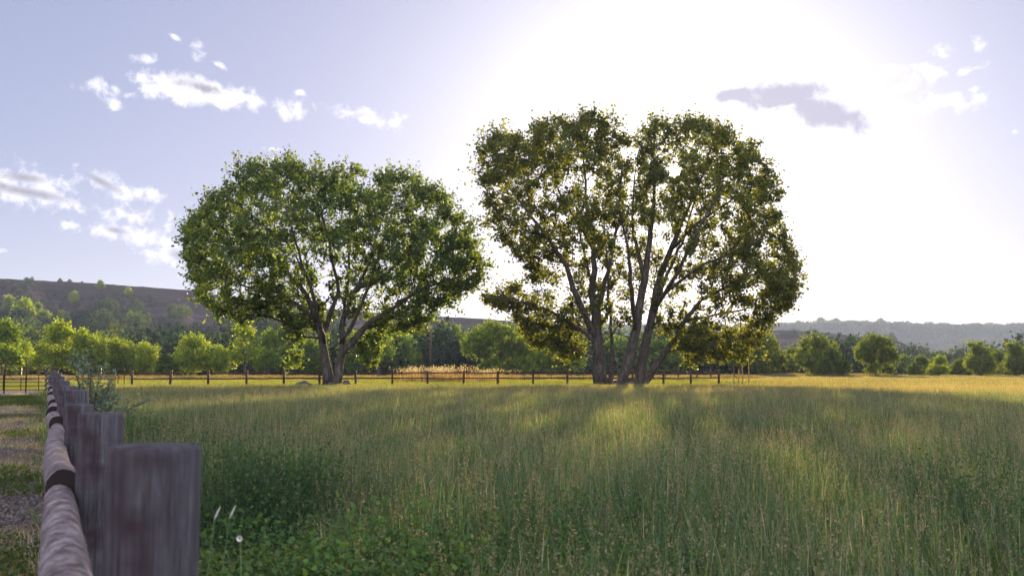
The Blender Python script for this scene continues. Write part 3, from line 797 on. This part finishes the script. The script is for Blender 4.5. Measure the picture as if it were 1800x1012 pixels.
# wire fence further back with thin stakes
wf = empty('wire_fence', (GX(1000, 112), 112, 0)); tag(wf, 'thin-staked wire fence standing further back behind the brown rail fence', 'fence')
wb = np.array([GX(1000, 112), 112, 0])
sx = [(px, 112 + (px - 880) * .02) for px in (900, 922, 948, 969, 1004, 1026, 1043, 1149, 1170, 1192, 1225, 1249, 1290)]
for px, Y in sx:
    mb = MB(); w = .035 if px < 1190 else .09; hh = 1.35 if px < 1190 else 1.5; mb.tube([(0, 0, 0), (0, 0, hh * .5), (0, 0, hh)], [w, w, w * .9], 6)
    o = mb.build('stake', M_BROWN, wf, usecol=False); o.location = (GX(px, Y) - wb[0], Y - wb[1], 0)
for z in (.4, .75, 1.1):
    mb = MB(); mb.tube([np.array([GX(px, Y), Y, z]) - wb for px, Y in sx], .012, 4); mb.build('wire', M_WIRE, wf, usecol=False)

# ------------------------------------------------------------------ steel gates and panels
def pipe_panel(name, label, px0, px1, Y, bars, top, bottom, ups, arch=None, rad=.028, cat='gate'):
    x0, x1 = GX(px0, Y), GX(px1, Y); o = empty(name, ((x0 + x1) / 2, Y, 0)); tag(o, label, cat)
    cx = (x0 + x1) / 2; x0 -= cx; x1 -= cx
    mb = MB()
    mb.tube([(x0, 0, bottom), (x0, 0, top - .08), (x0 + .03, 0, top - .02), (x0 + .09, 0, top), (0, 0, top), (x1 - .09, 0, top), (x1 - .03, 0, top - .02), (x1, 0, top - .08), (x1, 0, bottom)], rad, 8)
    mb.build('frame', M_STEEL, o, smooth=True, usecol=False)
    for k in range(bars):
        z = bottom + .04 + (top - bottom - .04) * k / bars
        m2 = MB(); m2.tube([(x0, .004, z), (0, .004, z), (x1, .004, z)], rad * .8, 6); m2.build('bar', M_STEEL, o, smooth=True, usecol=False)
    for px in ups:
        x = GX(px, Y) - cx; m2 = MB(); m2.tube([(x, -.006, bottom), (x, -.006, (top + bottom) / 2), (x, -.006, top)], rad * .9, 6); m2.build('upright', M_STEEL, o, smooth=True, usecol=False)
    if arch:
        a, b = GX(arch[0], Y) - cx, GX(arch[1], Y) - cx; h = arch[2]
        m2 = MB(); m2.tube([(a, -.01, 0), (a, -.01, h - .25), (a + .06, -.01, h - .08), (a + .2, -.01, h), (b - .2, -.01, h), (b - .06, -.01, h - .08), (b, -.01, h - .25), (b, -.01, 0)], .04, 8)
        m2.build('arch_frame', M_STEEL, o, smooth=True, usecol=False)
        m2 = MB(); m2.box((x1 - .0, -.03, top - .25), (x1 + .1, .03, top - .18)); m2.build('latch', M_STEEL, o, usecol=False)
    return o
pipe_panel('steel_gate', 'rust-brown pipe gate with a taller arched frame at the far end of the dirt lane', 8, 82, 57, 6, 1.5, .18, [38, 69], arch=(9, 47, 2.05))
pipe_panel('steel_gate', 'rust-brown pipe gate cut off by the left edge, left of the arched one', -60, 7, 57, 6, 1.5, .18, [-20])
pipe_panel('corral_gate', 'small rust-brown pipe panel joining the left end of the brown rail fence', 160, 203, 80, 4, 1.42, .2, [178])
pipe_panel('corral_gate', 'narrow upright pipe panel between the steel panel and the first rail fence post', 208, 219, 80, 2, 1.4, .05, [], rad=.03)
# stacked bright poles leaning at the gate
st = empty('pole_stack', (GX(85, 54), 54, 0)); tag(st, 'pale sunlit pole ends leaning on the last log fence post by the gate', 'poles')
for k in range(5):
    mb = MB(); z = .35 + k * .27; mb.tube([(-.28, .3, z - .1), (0, 0, z + .05), (.16, -.2, z + .14)], [.05, .055, .05], 8); mb.build('pole', M_RAIL, st, smooth=True, usecol=False)

# ------------------------------------------------------------------ boulders, pole, stakes, flowers
def boulder(px, Y, w, h, d, label, seed):
    mb = MB(); n = 22; m = 12; V = []
    for i in range(m + 1):
        th = math.pi * i / m
        for j in range(n):
            a = 2 * math.pi * j / n; v = Vector((math.sin(th) * math.cos(a), math.sin(th) * math.sin(a), math.cos(th)))
            q = 1 + .22 * mnoise.noise(v * 1.6 + Vector((seed, 0, 0))) + .09 * mnoise.noise(v * 5)
            V.append((v.x * w / 2 * q, v.y * d / 2 * q, max(-.05, v.z * h * q)))
    i = np.arange(m)[:, None] * n; j = np.arange(n)[None, :]; j2 = (j + 1) % n
    mb.add(V, np.stack([i + j, i + n + j, i + n + j2, i + j2], -1).reshape(-1, 4))
    o = mb.build('boulder', M_STONE, usecol=False); o.location = (GX(px, Y), Y, 0); tag(o, label, 'rock', 'boulders by the domed cottonwood'); return o
boulder(535, 76, 1.45, .42, 1.0, 'larger dark flat boulder left of the forked trunk', 1)
boulder(609, 77, .75, .5, .6, 'smaller grey boulder just right of the forked trunk', 5)
mb = MB(); mb.tube([(0, 0, 0), (0, 0, 5), (.05, 0, 9.2)], [.2, .18, .14], 10)
o = mb.build('bare_pole', M_BROWN, smooth=True, usecol=False); o.location = (GX(762, 185), 178, 0); tag(o, 'bare brown upright pole standing in the trees behind the reed plumes', 'pole')
M_YEL = plainmat('yellow_stake_paint', (.6, .38, .06), .6, 0, .2)
for px, h, lb in ((1290, .95, 'leftmost and shortest yellow marker stake right of the rail fence end'), (1297, 1.3, 'second yellow marker stake from the rail fence end'),
                  (1305, 1.65, 'third yellow marker stake from the rail fence end'), (1316, 2.1, 'tallest yellow marker stake, farthest from the rail fence end')):
    mb = MB(); mb.tube([(0, 0, 0), (.01, 0, h / 2), (.0, 0, h)], [.05, .048, .04], 6); mb.tube([(0, 0, h), (0, 0, h + .03)], [.04, .015], 6)
    o = mb.build('marker_stake', M_YEL, usecol=False); o.location = (GX(px, 84), 84, 0); o.rotation_euler = (0, rng.normal() * .03, 0); tag(o, lb, 'stake', 'yellow marker stakes')
M_WHITE = plainmat('white_petal', (.75, .75, .72), .6, 0, .08); M_STEM = plainmat('green_stem', (.08, .13, .04), .6); M_CREAM = plainmat('cream_seedhead', (.6, .55, .45), .8, 0, .15)
M_YC = plainmat('yellow_flower_eye', (.6, .42, .05), .7)
Yf = 4.3; tp = P(422, 945, Yf)
fl = empty('daisy', (tp[0] + .03, Yf, 0)); tag(fl, 'single white daisy on a thin stem in the near grass by the nearest fence post', 'flower')
mb = MB(); mb.tube([(0, 0, 0), (-.01, 0, tp[2] / 2), (-.03, 0, tp[2])], [.003, .0025, .002], 5); mb.build('stem', M_STEM, fl, usecol=False)
mb = MB()
for k in range(16):
    a = k * 6.283 / 16; c, s = math.cos(a), math.sin(a); r0, r1 = .003, .011
    v = [(-.03 + c * r0, -.004 , tp[2] + s * r0), (-.03 + c * r1 - s * .004, -.012, tp[2] + s * r1 + c * .004), (-.03 + c * (r1 + .003), -.012, tp[2] + s * (r1 + .003)), (-.03 + c * r1 + s * .004, -.01, tp[2] + s * r1 - c * .004)]
    mb.add(v, np.array([[0, 1, 2, 3]]))
mb.build('petals', M_WHITE, fl, usecol=False)
mb = MB(); mb.tube([(-.03, .002, tp[2]), (-.03, -.007, tp[2])], [.0045, .0035], 8); mb.build('eye', M_YC, fl, usecol=False)
for (a, b), (c, d), lb in (((350, 1005), (377, 912), 'cream grass seedhead nearest the fence post, left of its twin'), ((370, 990), (404, 910), 'cream grass seedhead leaning right above the white daisy')):
    t = P(c, d, 4.0); q = P(a, b, 4.0); g = empty('seedhead_stalk', (q[0], 4.0, 0)); tag(g, lb, 'grass stalk', 'cream seedheads')
    tt = np.array([t[0] - q[0], 0, t[2]]); dr = tt / np.linalg.norm(tt)
    mb = MB(); mb.tube([(0, 0, 0), tt * .5 + [-.02, 0, 0], tt], [.0022, .002, .0015], 4); mb.build('stem', M_STEM, g, usecol=False)
    dd = np.array([.4, 0, .9]); mb = MB(); mb.tube([tt - dd * .005, tt + dd * .012, tt + dd * .035, tt + dd * .055], [.001, .0042, .0036, .001], 7); mb.build('seedhead', M_CREAM, g, smooth=True, usecol=False)

# feathery olive shrub by the log fence
M_OLIVE = leafmat('olive_shrub_leaf', .35, (1.2, 1.3, .7), .6, .8, .2)
sy = 19.5; sb = np.array([GX(160, sy), sy, 0]); sh = empty('olive_shrub', tuple(sb)); tag(sh, 'feathery blue-green shrub sprawling over the meadow side of the log fence', 'shrub')
mw = MB(); ml = MB()
for k in range(46):
    a = rng.uniform(0, 6.28); tall = k < 26
    a = a if tall else rng.normal(0, .7); hx = rng.uniform(.05, .5) if tall else rng.uniform(.35, 1.1); hz = rng.uniform(.7, 1.75) if tall else rng.uniform(.4, 1.0)
    e = np.array([math.cos(a) * hx, math.sin(a) * hx * .8, hz]); b = np.array([rng.normal() * .1, rng.normal() * .1, 0])
    m = b * .5 + e * .5 + [0, 0, .25]
    u = np.linspace(0, 1, 7)[:, None]; pts = b * (1 - u) ** 2 + 2 * m * u * (1 - u) + e * u ** 2
    mw.tube(pts, np.linspace(.014, .003, 7), 4)
    for uu in np.linspace(.2, 1, 10):
        p0 = b * (1 - uu) ** 2 + 2 * m * uu * (1 - uu) + e * uu ** 2
        dr = rng.normal(size=3) * .8 + (e - b) * .5; dr /= np.linalg.norm(dr); ln = rng.uniform(.1, .3)
        mw.tube([p0, p0 + dr * ln], [.003, .0015], 3, cap=False)
        q = 11; C = p0 + dr * (rng.random(q) * ln)[:, None] + rng.normal(size=(q, 3)) * .015
        leaf_mesh(ml, C, rng.uniform(.03, .06, q), leafcols(q, (.2, .27, .2), .25, .1), up=-.2)
mw.build('stems', M_BARK_BG, sh, usecol=False); ml.build('foliage', M_OLIVE, sh)

# reed bed with pale plumes
mb = MB(); blades(mb, 60, 1.8, .5, 1.25, .03, 3, [((.24,.16,.13),3),((.2,.15,.11),2),((.13,.14,.05),1)], .12)
tp_ = blades(mb, 13, 1.8, 1.2, 1.75, .015, 3, [((.35,.25,.18),1)], .1)
T = np.repeat(tp_, 7, 0); u = rng.random(len(T)); leaf_mesh(mb, T + np.stack([rng.normal(0, .05, len(T)) + u * .05, rng.normal(0, .05, len(T)), (u - .6) * .35], 1), rng.uniform(.05, .11, len(T)), leafcols(len(T), (.38, .33, .33), .2, 0), up=-.5)
rp = mb.build('r', M_GRASS, link=False)
mb = MB(); blades(mb, 400, 2.2, .15, .6, .035, 2, [((.17,.13,.1),3),((.2,.16,.12),2),((.12,.14,.05),2)], .15); rp2 = mb.build('r', M_GRASS, link=False)
pts = []; ii = []; sc = []
for _ in range(55):
    px = rng.uniform(722, 890) if rng.random() < .8 else rng.uniform(680, 920); Y = rng.uniform(104, 116)
    pts.append((GX(px, Y), Y, 0)); ii.append(0); sc.append(rng.uniform(.75, 1.05) * (1.0 if 722 < px < 830 else .85))
for _ in range(700):
    px = rng.uniform(-80, 1330) if rng.random() < .6 else rng.uniform(1250, 1560); Y = rng.uniform(118, 135) if px < 1330 else rng.uniform(148, 172)
    pts.append((GX(px, Y), Y, 0)); ii.append(1); sc.append(rng.uniform(.6, 1.2))
n = len(pts)
scatter('reed_bed', [rp, rp2], np.array(pts), np.stack([np.zeros(n), np.zeros(n), rng.uniform(0, 6.28, n)], 1), np.repeat(np.array(sc)[:, None], 3, 1), np.array(ii),
        'tan reeds with pale pink plumes and dry brush behind the rail fence', 'reeds')

# ------------------------------------------------------------------ hills
def hillmat(name, stops, sc):
    m, nt = newmat(name); geo = N(nt, 'ShaderNodeNewGeometry')
    mp = N(nt, 'ShaderNodeMapping'); mp.inputs['Scale'].default_value = (1, 1, 5); L(nt, geo.outputs['Position'], mp.inputs[0])
    n1 = noise(nt, sc, 7, .65, mp.outputs[0], 1.0); c = ramp(nt, n1, stops)
    at = N(nt, 'ShaderNodeVertexColor', layer_name='col'); c = mixc(nt, c, at.outputs[0], 1.0, 'MULTIPLY')
    p = N(nt, 'ShaderNodeBsdfPrincipled', inp={'Roughness': 1, 'Specular IOR Level': 0}); L(nt, c, p.inputs['Base Color'])
    o = N(nt, 'ShaderNodeOutputMaterial'); L(nt, p.outputs[0], o.inputs[0]); return m
M_HILL = hillmat('scrubby_hillside', [(.3, (.03, .026, .026)), (.5, (.062, .047, .05)), (.7, (.11, .085, .088))], .03)
HT = {}
def hill(name, prof, Db, Dc, amp, cliff=.1, back=500, nx=260, nv=26, x0=-500, x1=2300):
    pr = np.array(prof, float); V = []; C = []
    pxs = np.linspace(x0, x1, nx); vs = np.linspace(0, 1, nv)
    def hz(px, v):
        ty = np.interp(px, pr[:, 0], pr[:, 1]); hc = P(px, ty, Dc)[2]
        Y = Db + (Dc - Db) * v; s = (v ** 1.5) * (1 - cliff) + cliff * np.clip((v - .86) / .08, 0, 1)
        g = tri_noise(px * .012, v * 1.2, 0, 1.0) * .6 + tri_noise(px * .04, v * 3, 7, 1.0) * .3
        g2 = amp * g * math.sin(math.pi * min(1, v * 1.0)) * (hc / 60)
        return GX(px, Y), Y, hc * s + g2 + (tri_noise(px * .05, 0, 3, 1) * .5 if v > .95 else 0)
    for v in vs:
        for px in pxs:
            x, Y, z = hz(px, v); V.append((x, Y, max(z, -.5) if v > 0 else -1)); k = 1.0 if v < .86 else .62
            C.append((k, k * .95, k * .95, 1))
    for px in pxs:
        x, Y, z = hz(px, 1); sc = (Dc + back) / Dc; V.append((x * sc, Dc + back, z * .9)); C.append((1, 1, 1, 1))
    m = nv + 1; i = np.arange(m - 1)[:, None] * nx; j = np.arange(nx - 1)[None, :]
    o = mesh_np(name, V, np.stack([i + j, i + j + 1, i + nx + 1 + j, i + nx + j], -1).reshape(-1, 4), M_HILL, col=C, smooth=True); tag(o, kind='structure')
    HT[name] = hz
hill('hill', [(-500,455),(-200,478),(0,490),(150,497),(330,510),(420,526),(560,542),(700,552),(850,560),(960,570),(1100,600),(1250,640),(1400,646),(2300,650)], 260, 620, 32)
hill('hill', [(-500,640),(1000,640),(1200,600),(1300,586),(1380,580),(1440,583),(1500,590),(1580,598),(1625,622),(1660,640),(1700,648),(2300,650)], 420, 700, 8)
KN = HT['hill']; hill('ridge', [(-500,560),(800,572),(1200,582),(1400,577),(1500,573),(1600,576),(1700,579),(1800,578),(2300,585)], 1000, 1700, 22, .12, 900)
MESA = None
# ------------------------------------------------------------------ scrub and woods on the hills
def hill_pts(prof_hz, n, pxr, vr, dens=None):
    out = []
    while len(out) < n:
        px = rng.uniform(*pxr); v = rng.uniform(*vr)
        if dens and rng.random() > dens(px, v): continue
        out.append(prof_hz(px, v))
    return np.array(out)
# rebuild the first hill's height function (the name was reused)
def mk(prof, Db, Dc, amp, cliff=.1):
    pr = np.array(prof, float)
    def hz(px, v):
        ty = np.interp(px, pr[:, 0], pr[:, 1]); hc = P(px, ty, Dc)[2]; Y = Db + (Dc - Db) * v
        s = (v ** 1.5) * (1 - cliff) + cliff * np.clip((v - .86) / .08, 0, 1)
        g = tri_noise(px * .012, v * 1.2, 0, 1.0) * .6 + tri_noise(px * .04, v * 3, 7, 1.0) * .3
        return (GX(px, Y), Y, hc * s + amp * g * math.sin(math.pi * min(1, v)) * (hc / 60))
    return hz
MESA = mk([(-500,455),(-200,478),(0,490),(150,497),(330,510),(420,526),(560,542),(700,552),(850,560),(960,570),(1100,600),(1250,640),(1400,646),(2300,650)], 260, 620, 32)
RIDGE = HT['ridge']
M_SCRUB = leafmat('scrub_leaf', .3, (1.2, 1.15, .6), .8, .02, .1)
def blob(nl, sx, sz, ls, col):
    mb = MB(); v = rng.normal(size=(nl, 3)); v /= np.linalg.norm(v, axis=1)[:, None]; v *= rng.random(nl)[:, None] ** .3
    w = 1 + .3 * np.sin(3 * np.arctan2(v[:, 1], v[:, 0]) + rng.uniform(0, 6))[:, None]
    C = v * np.array([sx, sx, sz]) * w + [0, 0, sz * .9]; C[:, 2] = np.maximum(C[:, 2], .05)
    leaf_mesh(mb, C, ls * rng.uniform(.6, 1.4, nl), leafcols(nl, col, .25, .15)); return mb.build('b', M_SCRUB, link=False)
SC = [blob(500, 2.4, 2.0, .5, (.045, .075, .05)), blob(420, 1.8, 2.8, .45, (.035, .06, .045)), blob(350, 1.6, 1.2, .45, (.09, .08, .07)), blob(500, 2.6, 2.3, .5, (.1, .14, .045))]
def dens(px, v):
    if v > .97: return 0
    d = .25 if px > 330 else .75 - .45 * max(0, (px - 150) / 180)
    if v > .7: d *= .65 if px < 280 else .35
    if v > .93: d = 0
    return d * (.4 + 1.2 * max(0, .5 + tri_noise(px * .02, v * 4, 0, 1)))
A_ = hill_pts(MESA, 1500, (-120, 1150), (.0, .97), dens)
lo = []
for _ in range(1100):                                            # undergrowth at the foot of the woods
    px = rng.uniform(-120, 1330); Y = rng.uniform(185, 262); lo.append((GX(px, Y), Y, 0))
for _ in range(260):
    px = rng.uniform(1330, 1950); Y = rng.uniform(180, 420); lo.append((GX(px, Y), Y, 0))
lo = np.array(lo); pts = np.concatenate([A_, lo]); K_ = hill_pts(KN, 110, (1290, 1640), (.2, .95)); pts = np.concatenate([pts, K_]); n = len(pts)
zs = np.concatenate([rng.uniform(.6, 1.7, len(A_)) * np.where(A_[:, 2] > 30, .55, 1), rng.uniform(.8, 2.1, 1100), rng.uniform(.8, 1.7, 260), rng.uniform(.6, 1.5, 110)])
ix = np.where(rng.random(n) < .12, 3, rng.integers(0, 3, n))
scatter('hillside_scrub', SC, pts - [0, 0, .3], np.stack([np.zeros(n), np.zeros(n), rng.uniform(0, 6.28, n)], 1), np.repeat(zs[:, None], 3, 1), ix,
        'grey-green scrub and brush covering the slopes and the foot of the woods', 'scrub')
B_ = hill_pts(RIDGE, 900, (1050, 2000), (.93, 1.0)); C_ = hill_pts(RIDGE, 500, (1300, 2000), (.05, .9), lambda a, b: .3 if tri_noise(a * .02, b * 6, 2, 1) > .1 else .05)
pts = np.concatenate([B_, C_]); n = len(pts)
scatter('ridge_woodland', [blob(260, 4.5, 4, 1.5, (.06, .075, .04)), blob(260, 6, 4.5, 1.7, (.07, .08, .045))], pts - [0, 0, 1], np.stack([np.zeros(n), np.zeros(n), rng.uniform(0, 6.28, n)], 1),
        np.repeat(rng.uniform(.7, 1.6, n)[:, None], 3, 1), rng.integers(0, 2, n), 'far-off line of dark woods along the right-hand ridge', 'woods')

# single trees one can tell apart on the slopes and crests
def slope_tree(kind, px, topy, v, hgt, col, label, hz=None, w=.9):
    hz = hz or MESA; x, Y, z = hz(px, v)
    r = empty('hillside_tree', (x, Y, z - .4), rng.uniform(-.7, .7)); s = hgt / 10.2; r.scale = (s * w, s * w, s); tag(r, label, 'tree')
    for nm, me in zip(('trunk', 'crown'), KIND[kind]):
        c = bpy.data.objects.new(nm, me); COL.objects.link(c); c.parent = r; c.color = (*col, 1)
def find_v(hz, px, y):               # how far up the slope the column px reaches row y
    best = 0
    for v in np.linspace(0, 1, 101):
        x, Y, z = hz(px, v); row = 645 - (z - CAMZ) / Y * FPX
        if row >= y: best = v
    return best
for kind, px, by, h, col, lb, w in (
    ('shrub', 100, 496, 3.2, DK, 'left dark bush of three on the crest of the left hill', .9), ('shrub', 117, 497, 3.0, DK, 'middle dark bush of three on the crest of the left hill', 1.0),
    ('shrub', 139, 498, 2.2, DK, 'smallest dark bush on the crest of the left hill', .9), ('broad', 172, 507, 6.5, MID, 'ragged tree poking above the crest of the left hill', .8),
    ('broad', 222, 517, 5, YL, 'small yellow-green tree just below the hill crest, right of the ragged one', .9), ('broad', 126, 530, 8, BR, 'round lighter tree high on the left slope under the crest bushes', .9),
    ('clumpy', 15, 555, 12, BR, 'bright slope tree at the left edge of the photo', 1.1), ('broad', 38, 565, 10, BR, 'bright tree halfway up the slope near the left edge', .9),
    ('oval', 62, 562, 9, MID, 'green slope tree above the arched gate', 1), ('clumpy', 108, 570, 9, YL, 'yellowish tree on the lower slope above the tall bright tree', 1.2),
    ('broad', 75, 575, 9, MID, 'green tree low on the slope left of the yellowish one', 1), ('oval', 300, 560, 8, DK, 'dark tree on the bare purple part of the slope', 1.3),
    ('oval', 226, 582, 9, MID, 'pointed green tree low on the slope right of centre', 1), ('shrub', 325, 555, 6, DK, 'dark bush near the domed cottonwood rim on the slope', .9)):
    slope_tree(kind, px, 0, find_v(MESA, px, by), h, col, lb, w=w)
for px, h, lb in ((1445, 17, 'tallest round tree on the skyline of the right ridge, left of its neighbour'), (1472, 15, 'second round tree on the right ridge skyline'), (1551, 14, 'small pair-crowned tree on the right ridge skyline'),
                  (1405, 13, 'low tree on the ridge skyline beside the big crown'), (1664, 10, 'small tree on the ridge skyline above the round bright bush'), (910, 20, 'round tree on the skyline below the low left limb of the tallest cottonwood')):
    slope_tree('broad', px, 0, .97, h * 1.25, (.8, .85, .8), lb, RIDGE, .95)

# ------------------------------------------------------------------ haze
hz_m, nt = newmat('haze_air')
pv = N(nt, 'ShaderNodeVolumePrincipled'); pv.inputs['Color'].default_value = (.55, .68, 1, 1); pv.inputs['Density'].default_value = .00013; pv.inputs['Anisotropy'].default_value = .3
o = N(nt, 'ShaderNodeOutputMaterial'); L(nt, pv.outputs[0], o.inputs['Volume'])
mb = MB(); mb.box((-3600, -70, -2.2), (3600, 4000, 150)); hz_o = mb.build('haze', hz_m, usecol=False); tag(hz_o, 'thin pale evening haze over the fields and hills', 'haze', None, 'stuff')

# ------------------------------------------------------------------ sky, clouds, sun
w = bpy.data.worlds.new('World'); S.world = w; w.use_nodes = True; nt = w.node_tree; nt.nodes.clear()
sky = N(nt, 'ShaderNodeTexSky', sky_type='NISHITA', sun_disc=False); sky.sun_elevation = SUN_EL; sky.sun_rotation = SUN_AZ
sky.air_density = 1.0; sky.dust_density = 3.0; sky.ozone_density = 2.0; sky.altitude = 1500
tc = N(nt, 'ShaderNodeTexCoord'); sep = N(nt, 'ShaderNodeSeparateXYZ'); L(nt, tc.outputs['Generated'], sep.inputs[0])
def M(op, a, b=None, c=None, clamp=False):
    m = N(nt, 'ShaderNodeMath', operation=op); m.use_clamp = clamp
    for i, v in enumerate((a, b, c)):
        if v is None: continue
        if isinstance(v, bpy.types.NodeSocket): L(nt, v, m.inputs[i])
        else: m.inputs[i].default_value = v
    return m.outputs[0]
az = M('ARCTAN2', sep.outputs[0], sep.outputs[1]); el = M('ARCSINE', sep.outputs[2])
cv = N(nt, 'ShaderNodeCombineXYZ'); L(nt, M('MULTIPLY', az, 57.2958), cv.inputs[0]); L(nt, M('MULTIPLY', el, 57.2958), cv.inputs[1])
def azel(px, py):
    d = ray(px, py); d = d / np.linalg.norm(d); return math.degrees(math.atan2(d[0], d[1])), math.degrees(math.asin(d[2]))
# the glow round the sun
dot = N(nt, 'ShaderNodeVectorMath', operation='DOT_PRODUCT'); L(nt, tc.outputs['Generated'], dot.inputs[0]); dot.inputs[1].default_value = tuple(sd)
angd = M('MULTIPLY', M('ARCCOSINE', M('MINIMUM', dot.outputs['Value'], 1.0)), 57.2958)
g1 = M('EXPONENT', M('MULTIPLY', M('POWER', M('DIVIDE', angd, 11.0), 2.0), -1.0))
g2 = M('EXPONENT', M('DIVIDE', angd, -14.0))
disc = M('MULTIPLY', M('LESS_THAN', angd, .42), 60.0)
# warped coordinates for cloud edges
nv = N(nt, 'ShaderNodeTexNoise', inp={'Scale': .8, 'Detail': 9, 'Roughness': .66, 'Distortion': .25}); L(nt, cv.outputs[0], nv.inputs['Vector'])
nz = nv.outputs['Fac']
def cl(lst):
    res = None
    for px, py, hw, hh, rot in lst:
        a, e = azel(px, py); k = 57.2958 / FPX
        mp = N(nt, 'ShaderNodeMapping', vector_type='TEXTURE'); mp.inputs['Location'].default_value = (a, e, 0)
        mp.inputs['Rotation'].default_value = (0, 0, R(-rot)); mp.inputs['Scale'].default_value = (hw * k, hh * k, 1)
        L(nt, cv.outputs[0], mp.inputs[0]); ln = N(nt, 'ShaderNodeVectorMath', operation='LENGTH'); L(nt, mp.outputs[0], ln.inputs[0])
        v = M('SUBTRACT', 1.0, ln.outputs['Value']); res = v if res is None else M('MAXIMUM', res, v)
    return res
WH = [(190,157,42,15,5),(200,182,26,12,10),(250,102,30,10,0),(340,84,26,17,50),(308,66,16,5,30),(512,190,30,22,20),(50,330,110,38,12),(100,350,60,22,15),(270,345,30,14,20),(165,312,55,18,25),(235,340,36,14,10),
      (175,372,45,16,15),(245,378,55,22,0),(210,410,70,22,10),(290,430,60,30,20),(310,460,30,20,30),(120,395,25,8,0),(0,440,20,6,0),(650,205,90,18,8),(530,162,14,8,0),(388,117,18,5,25),
      (1724,75,16,15,0),(1660,93,24,16,10),(1625,130,38,20,0),(1685,128,34,10,-8),(1665,180,60,20,-3),(1712,157,14,7,0),(1500,105,40,12,30),(1560,125,24,16,10),(1580,155,30,8,0),(1600,200,60,20,0),(1785,232,8,6,0),(485,262,20,5,0)]
dW = cl(WH); dL = cl([(350,160,108,29,7),(310,156,62,20,-4),(400,168,62,14,4)])
dG = cl([(1370,168,95,30,5),(1440,195,95,28,24),(1300,166,55,16,-5)])
core = cl([(345,152,55,13,8),(50,338,80,9,8),(40,312,35,9,5),(175,318,38,8,25),(205,405,22,7,10),(318,450,25,12,20)])
def ss(v, a, b):
    m = N(nt, 'ShaderNodeMapRange', interpolation_type='SMOOTHSTEP'); m.inputs[1].default_value = a; m.inputs[2].default_value = b
    L(nt, v, m.inputs[0]); return m.outputs[0]
nzs = M('MULTIPLY', M('SUBTRACT', nz, .5), 4.6)
mW = ss(M('ADD', M('MINIMUM', dW, .62), nzs), .02, 1.15); mG = ss(M('ADD', dG, M('MULTIPLY', nzs, .4)), -.12, .5); mW = M('MAXIMUM', mW, ss(M('ADD', dL, M('MULTIPLY', nzs, .5)), -.02, .5)); mC = ss(M('ADD', core, M('MULTIPLY', nzs, .6)), -.15, 1.0)
EXPO = 1.0
def rgb(c): return (*c, 1)
gam = N(nt, 'ShaderNodeGamma'); L(nt, sky.outputs[0], gam.inputs[0]); gam.inputs[1].default_value = .42
skc = mixc(nt, gam.outputs[0], (1.03, 1.015, 1.31), 1.0, 'MULTIPLY')
# added ambient fill: the unseen sky away from the sun is brightened
sky_fill = N(nt, 'ShaderNodeMapRange', interpolation_type='SMOOTHSTEP'); sky_fill.inputs[1].default_value = 48; sky_fill.inputs[2].default_value = 95; L(nt, angd, sky_fill.inputs[0])
skc = mixc(nt, skc, (5.4, 5.5, 6.6), M('MULTIPLY', sky_fill.outputs[0], .9))
glow = N(nt, 'ShaderNodeMix', data_type='RGBA', blend_type='ADD'); glow.inputs[0].default_value = 1
gc = N(nt, 'ShaderNodeVectorMath', operation='SCALE'); gc.inputs[0].default_value = (2.4, 2.3, 2.0)
L(nt, g1, gc.inputs['Scale'])
L(nt, skc, glow.inputs[6]); L(nt, gc.outputs[0], glow.inputs[7])
c = glow.outputs[2]
c = mixc(nt, c, (4.6, 4.5, 4.8), M('MULTIPLY', mW, .88))
c = mixc(nt, c, (1.55, 1.5, 1.75), M('MULTIPLY', mC, .95))
c = mixc(nt, c, (1.9, 1.85, 2.35), M('MULTIPLY', mG, .85))
dsc = N(nt, 'ShaderNodeVectorMath', operation='SCALE'); dsc.inputs[0].default_value = (1, .9, .7); L(nt, disc, dsc.inputs['Scale'])
ad = N(nt, 'ShaderNodeMix', data_type='RGBA', blend_type='ADD'); ad.inputs[0].default_value = 1; L(nt, c, ad.inputs[6]); L(nt, dsc.outputs[0], ad.inputs[7])
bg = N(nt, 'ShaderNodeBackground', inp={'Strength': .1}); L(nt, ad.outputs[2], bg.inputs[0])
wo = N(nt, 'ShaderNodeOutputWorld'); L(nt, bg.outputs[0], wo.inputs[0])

sl = bpy.data.lights.new('sun', 'SUN'); sl.energy = 5.0; sl.angle = R(.53); sl.color = (1, .79, .5)
so = bpy.data.objects.new('sun', sl); COL.objects.link(so); so.location = (20, 60, 60)
so.rotation_euler = Vector(tuple(sd)).to_track_quat('Z', 'Y').to_euler()

S.view_settings.view_transform = 'Standard'; S.view_settings.look = 'None'; S.view_settings.gamma = 1; S.view_settings.exposure = 1.4
S.render.engine = 'CYCLES'
S.cycles.max_bounces = 8; S.cycles.transparent_max_bounces = 8; S.cycles.volume_bounces = 0
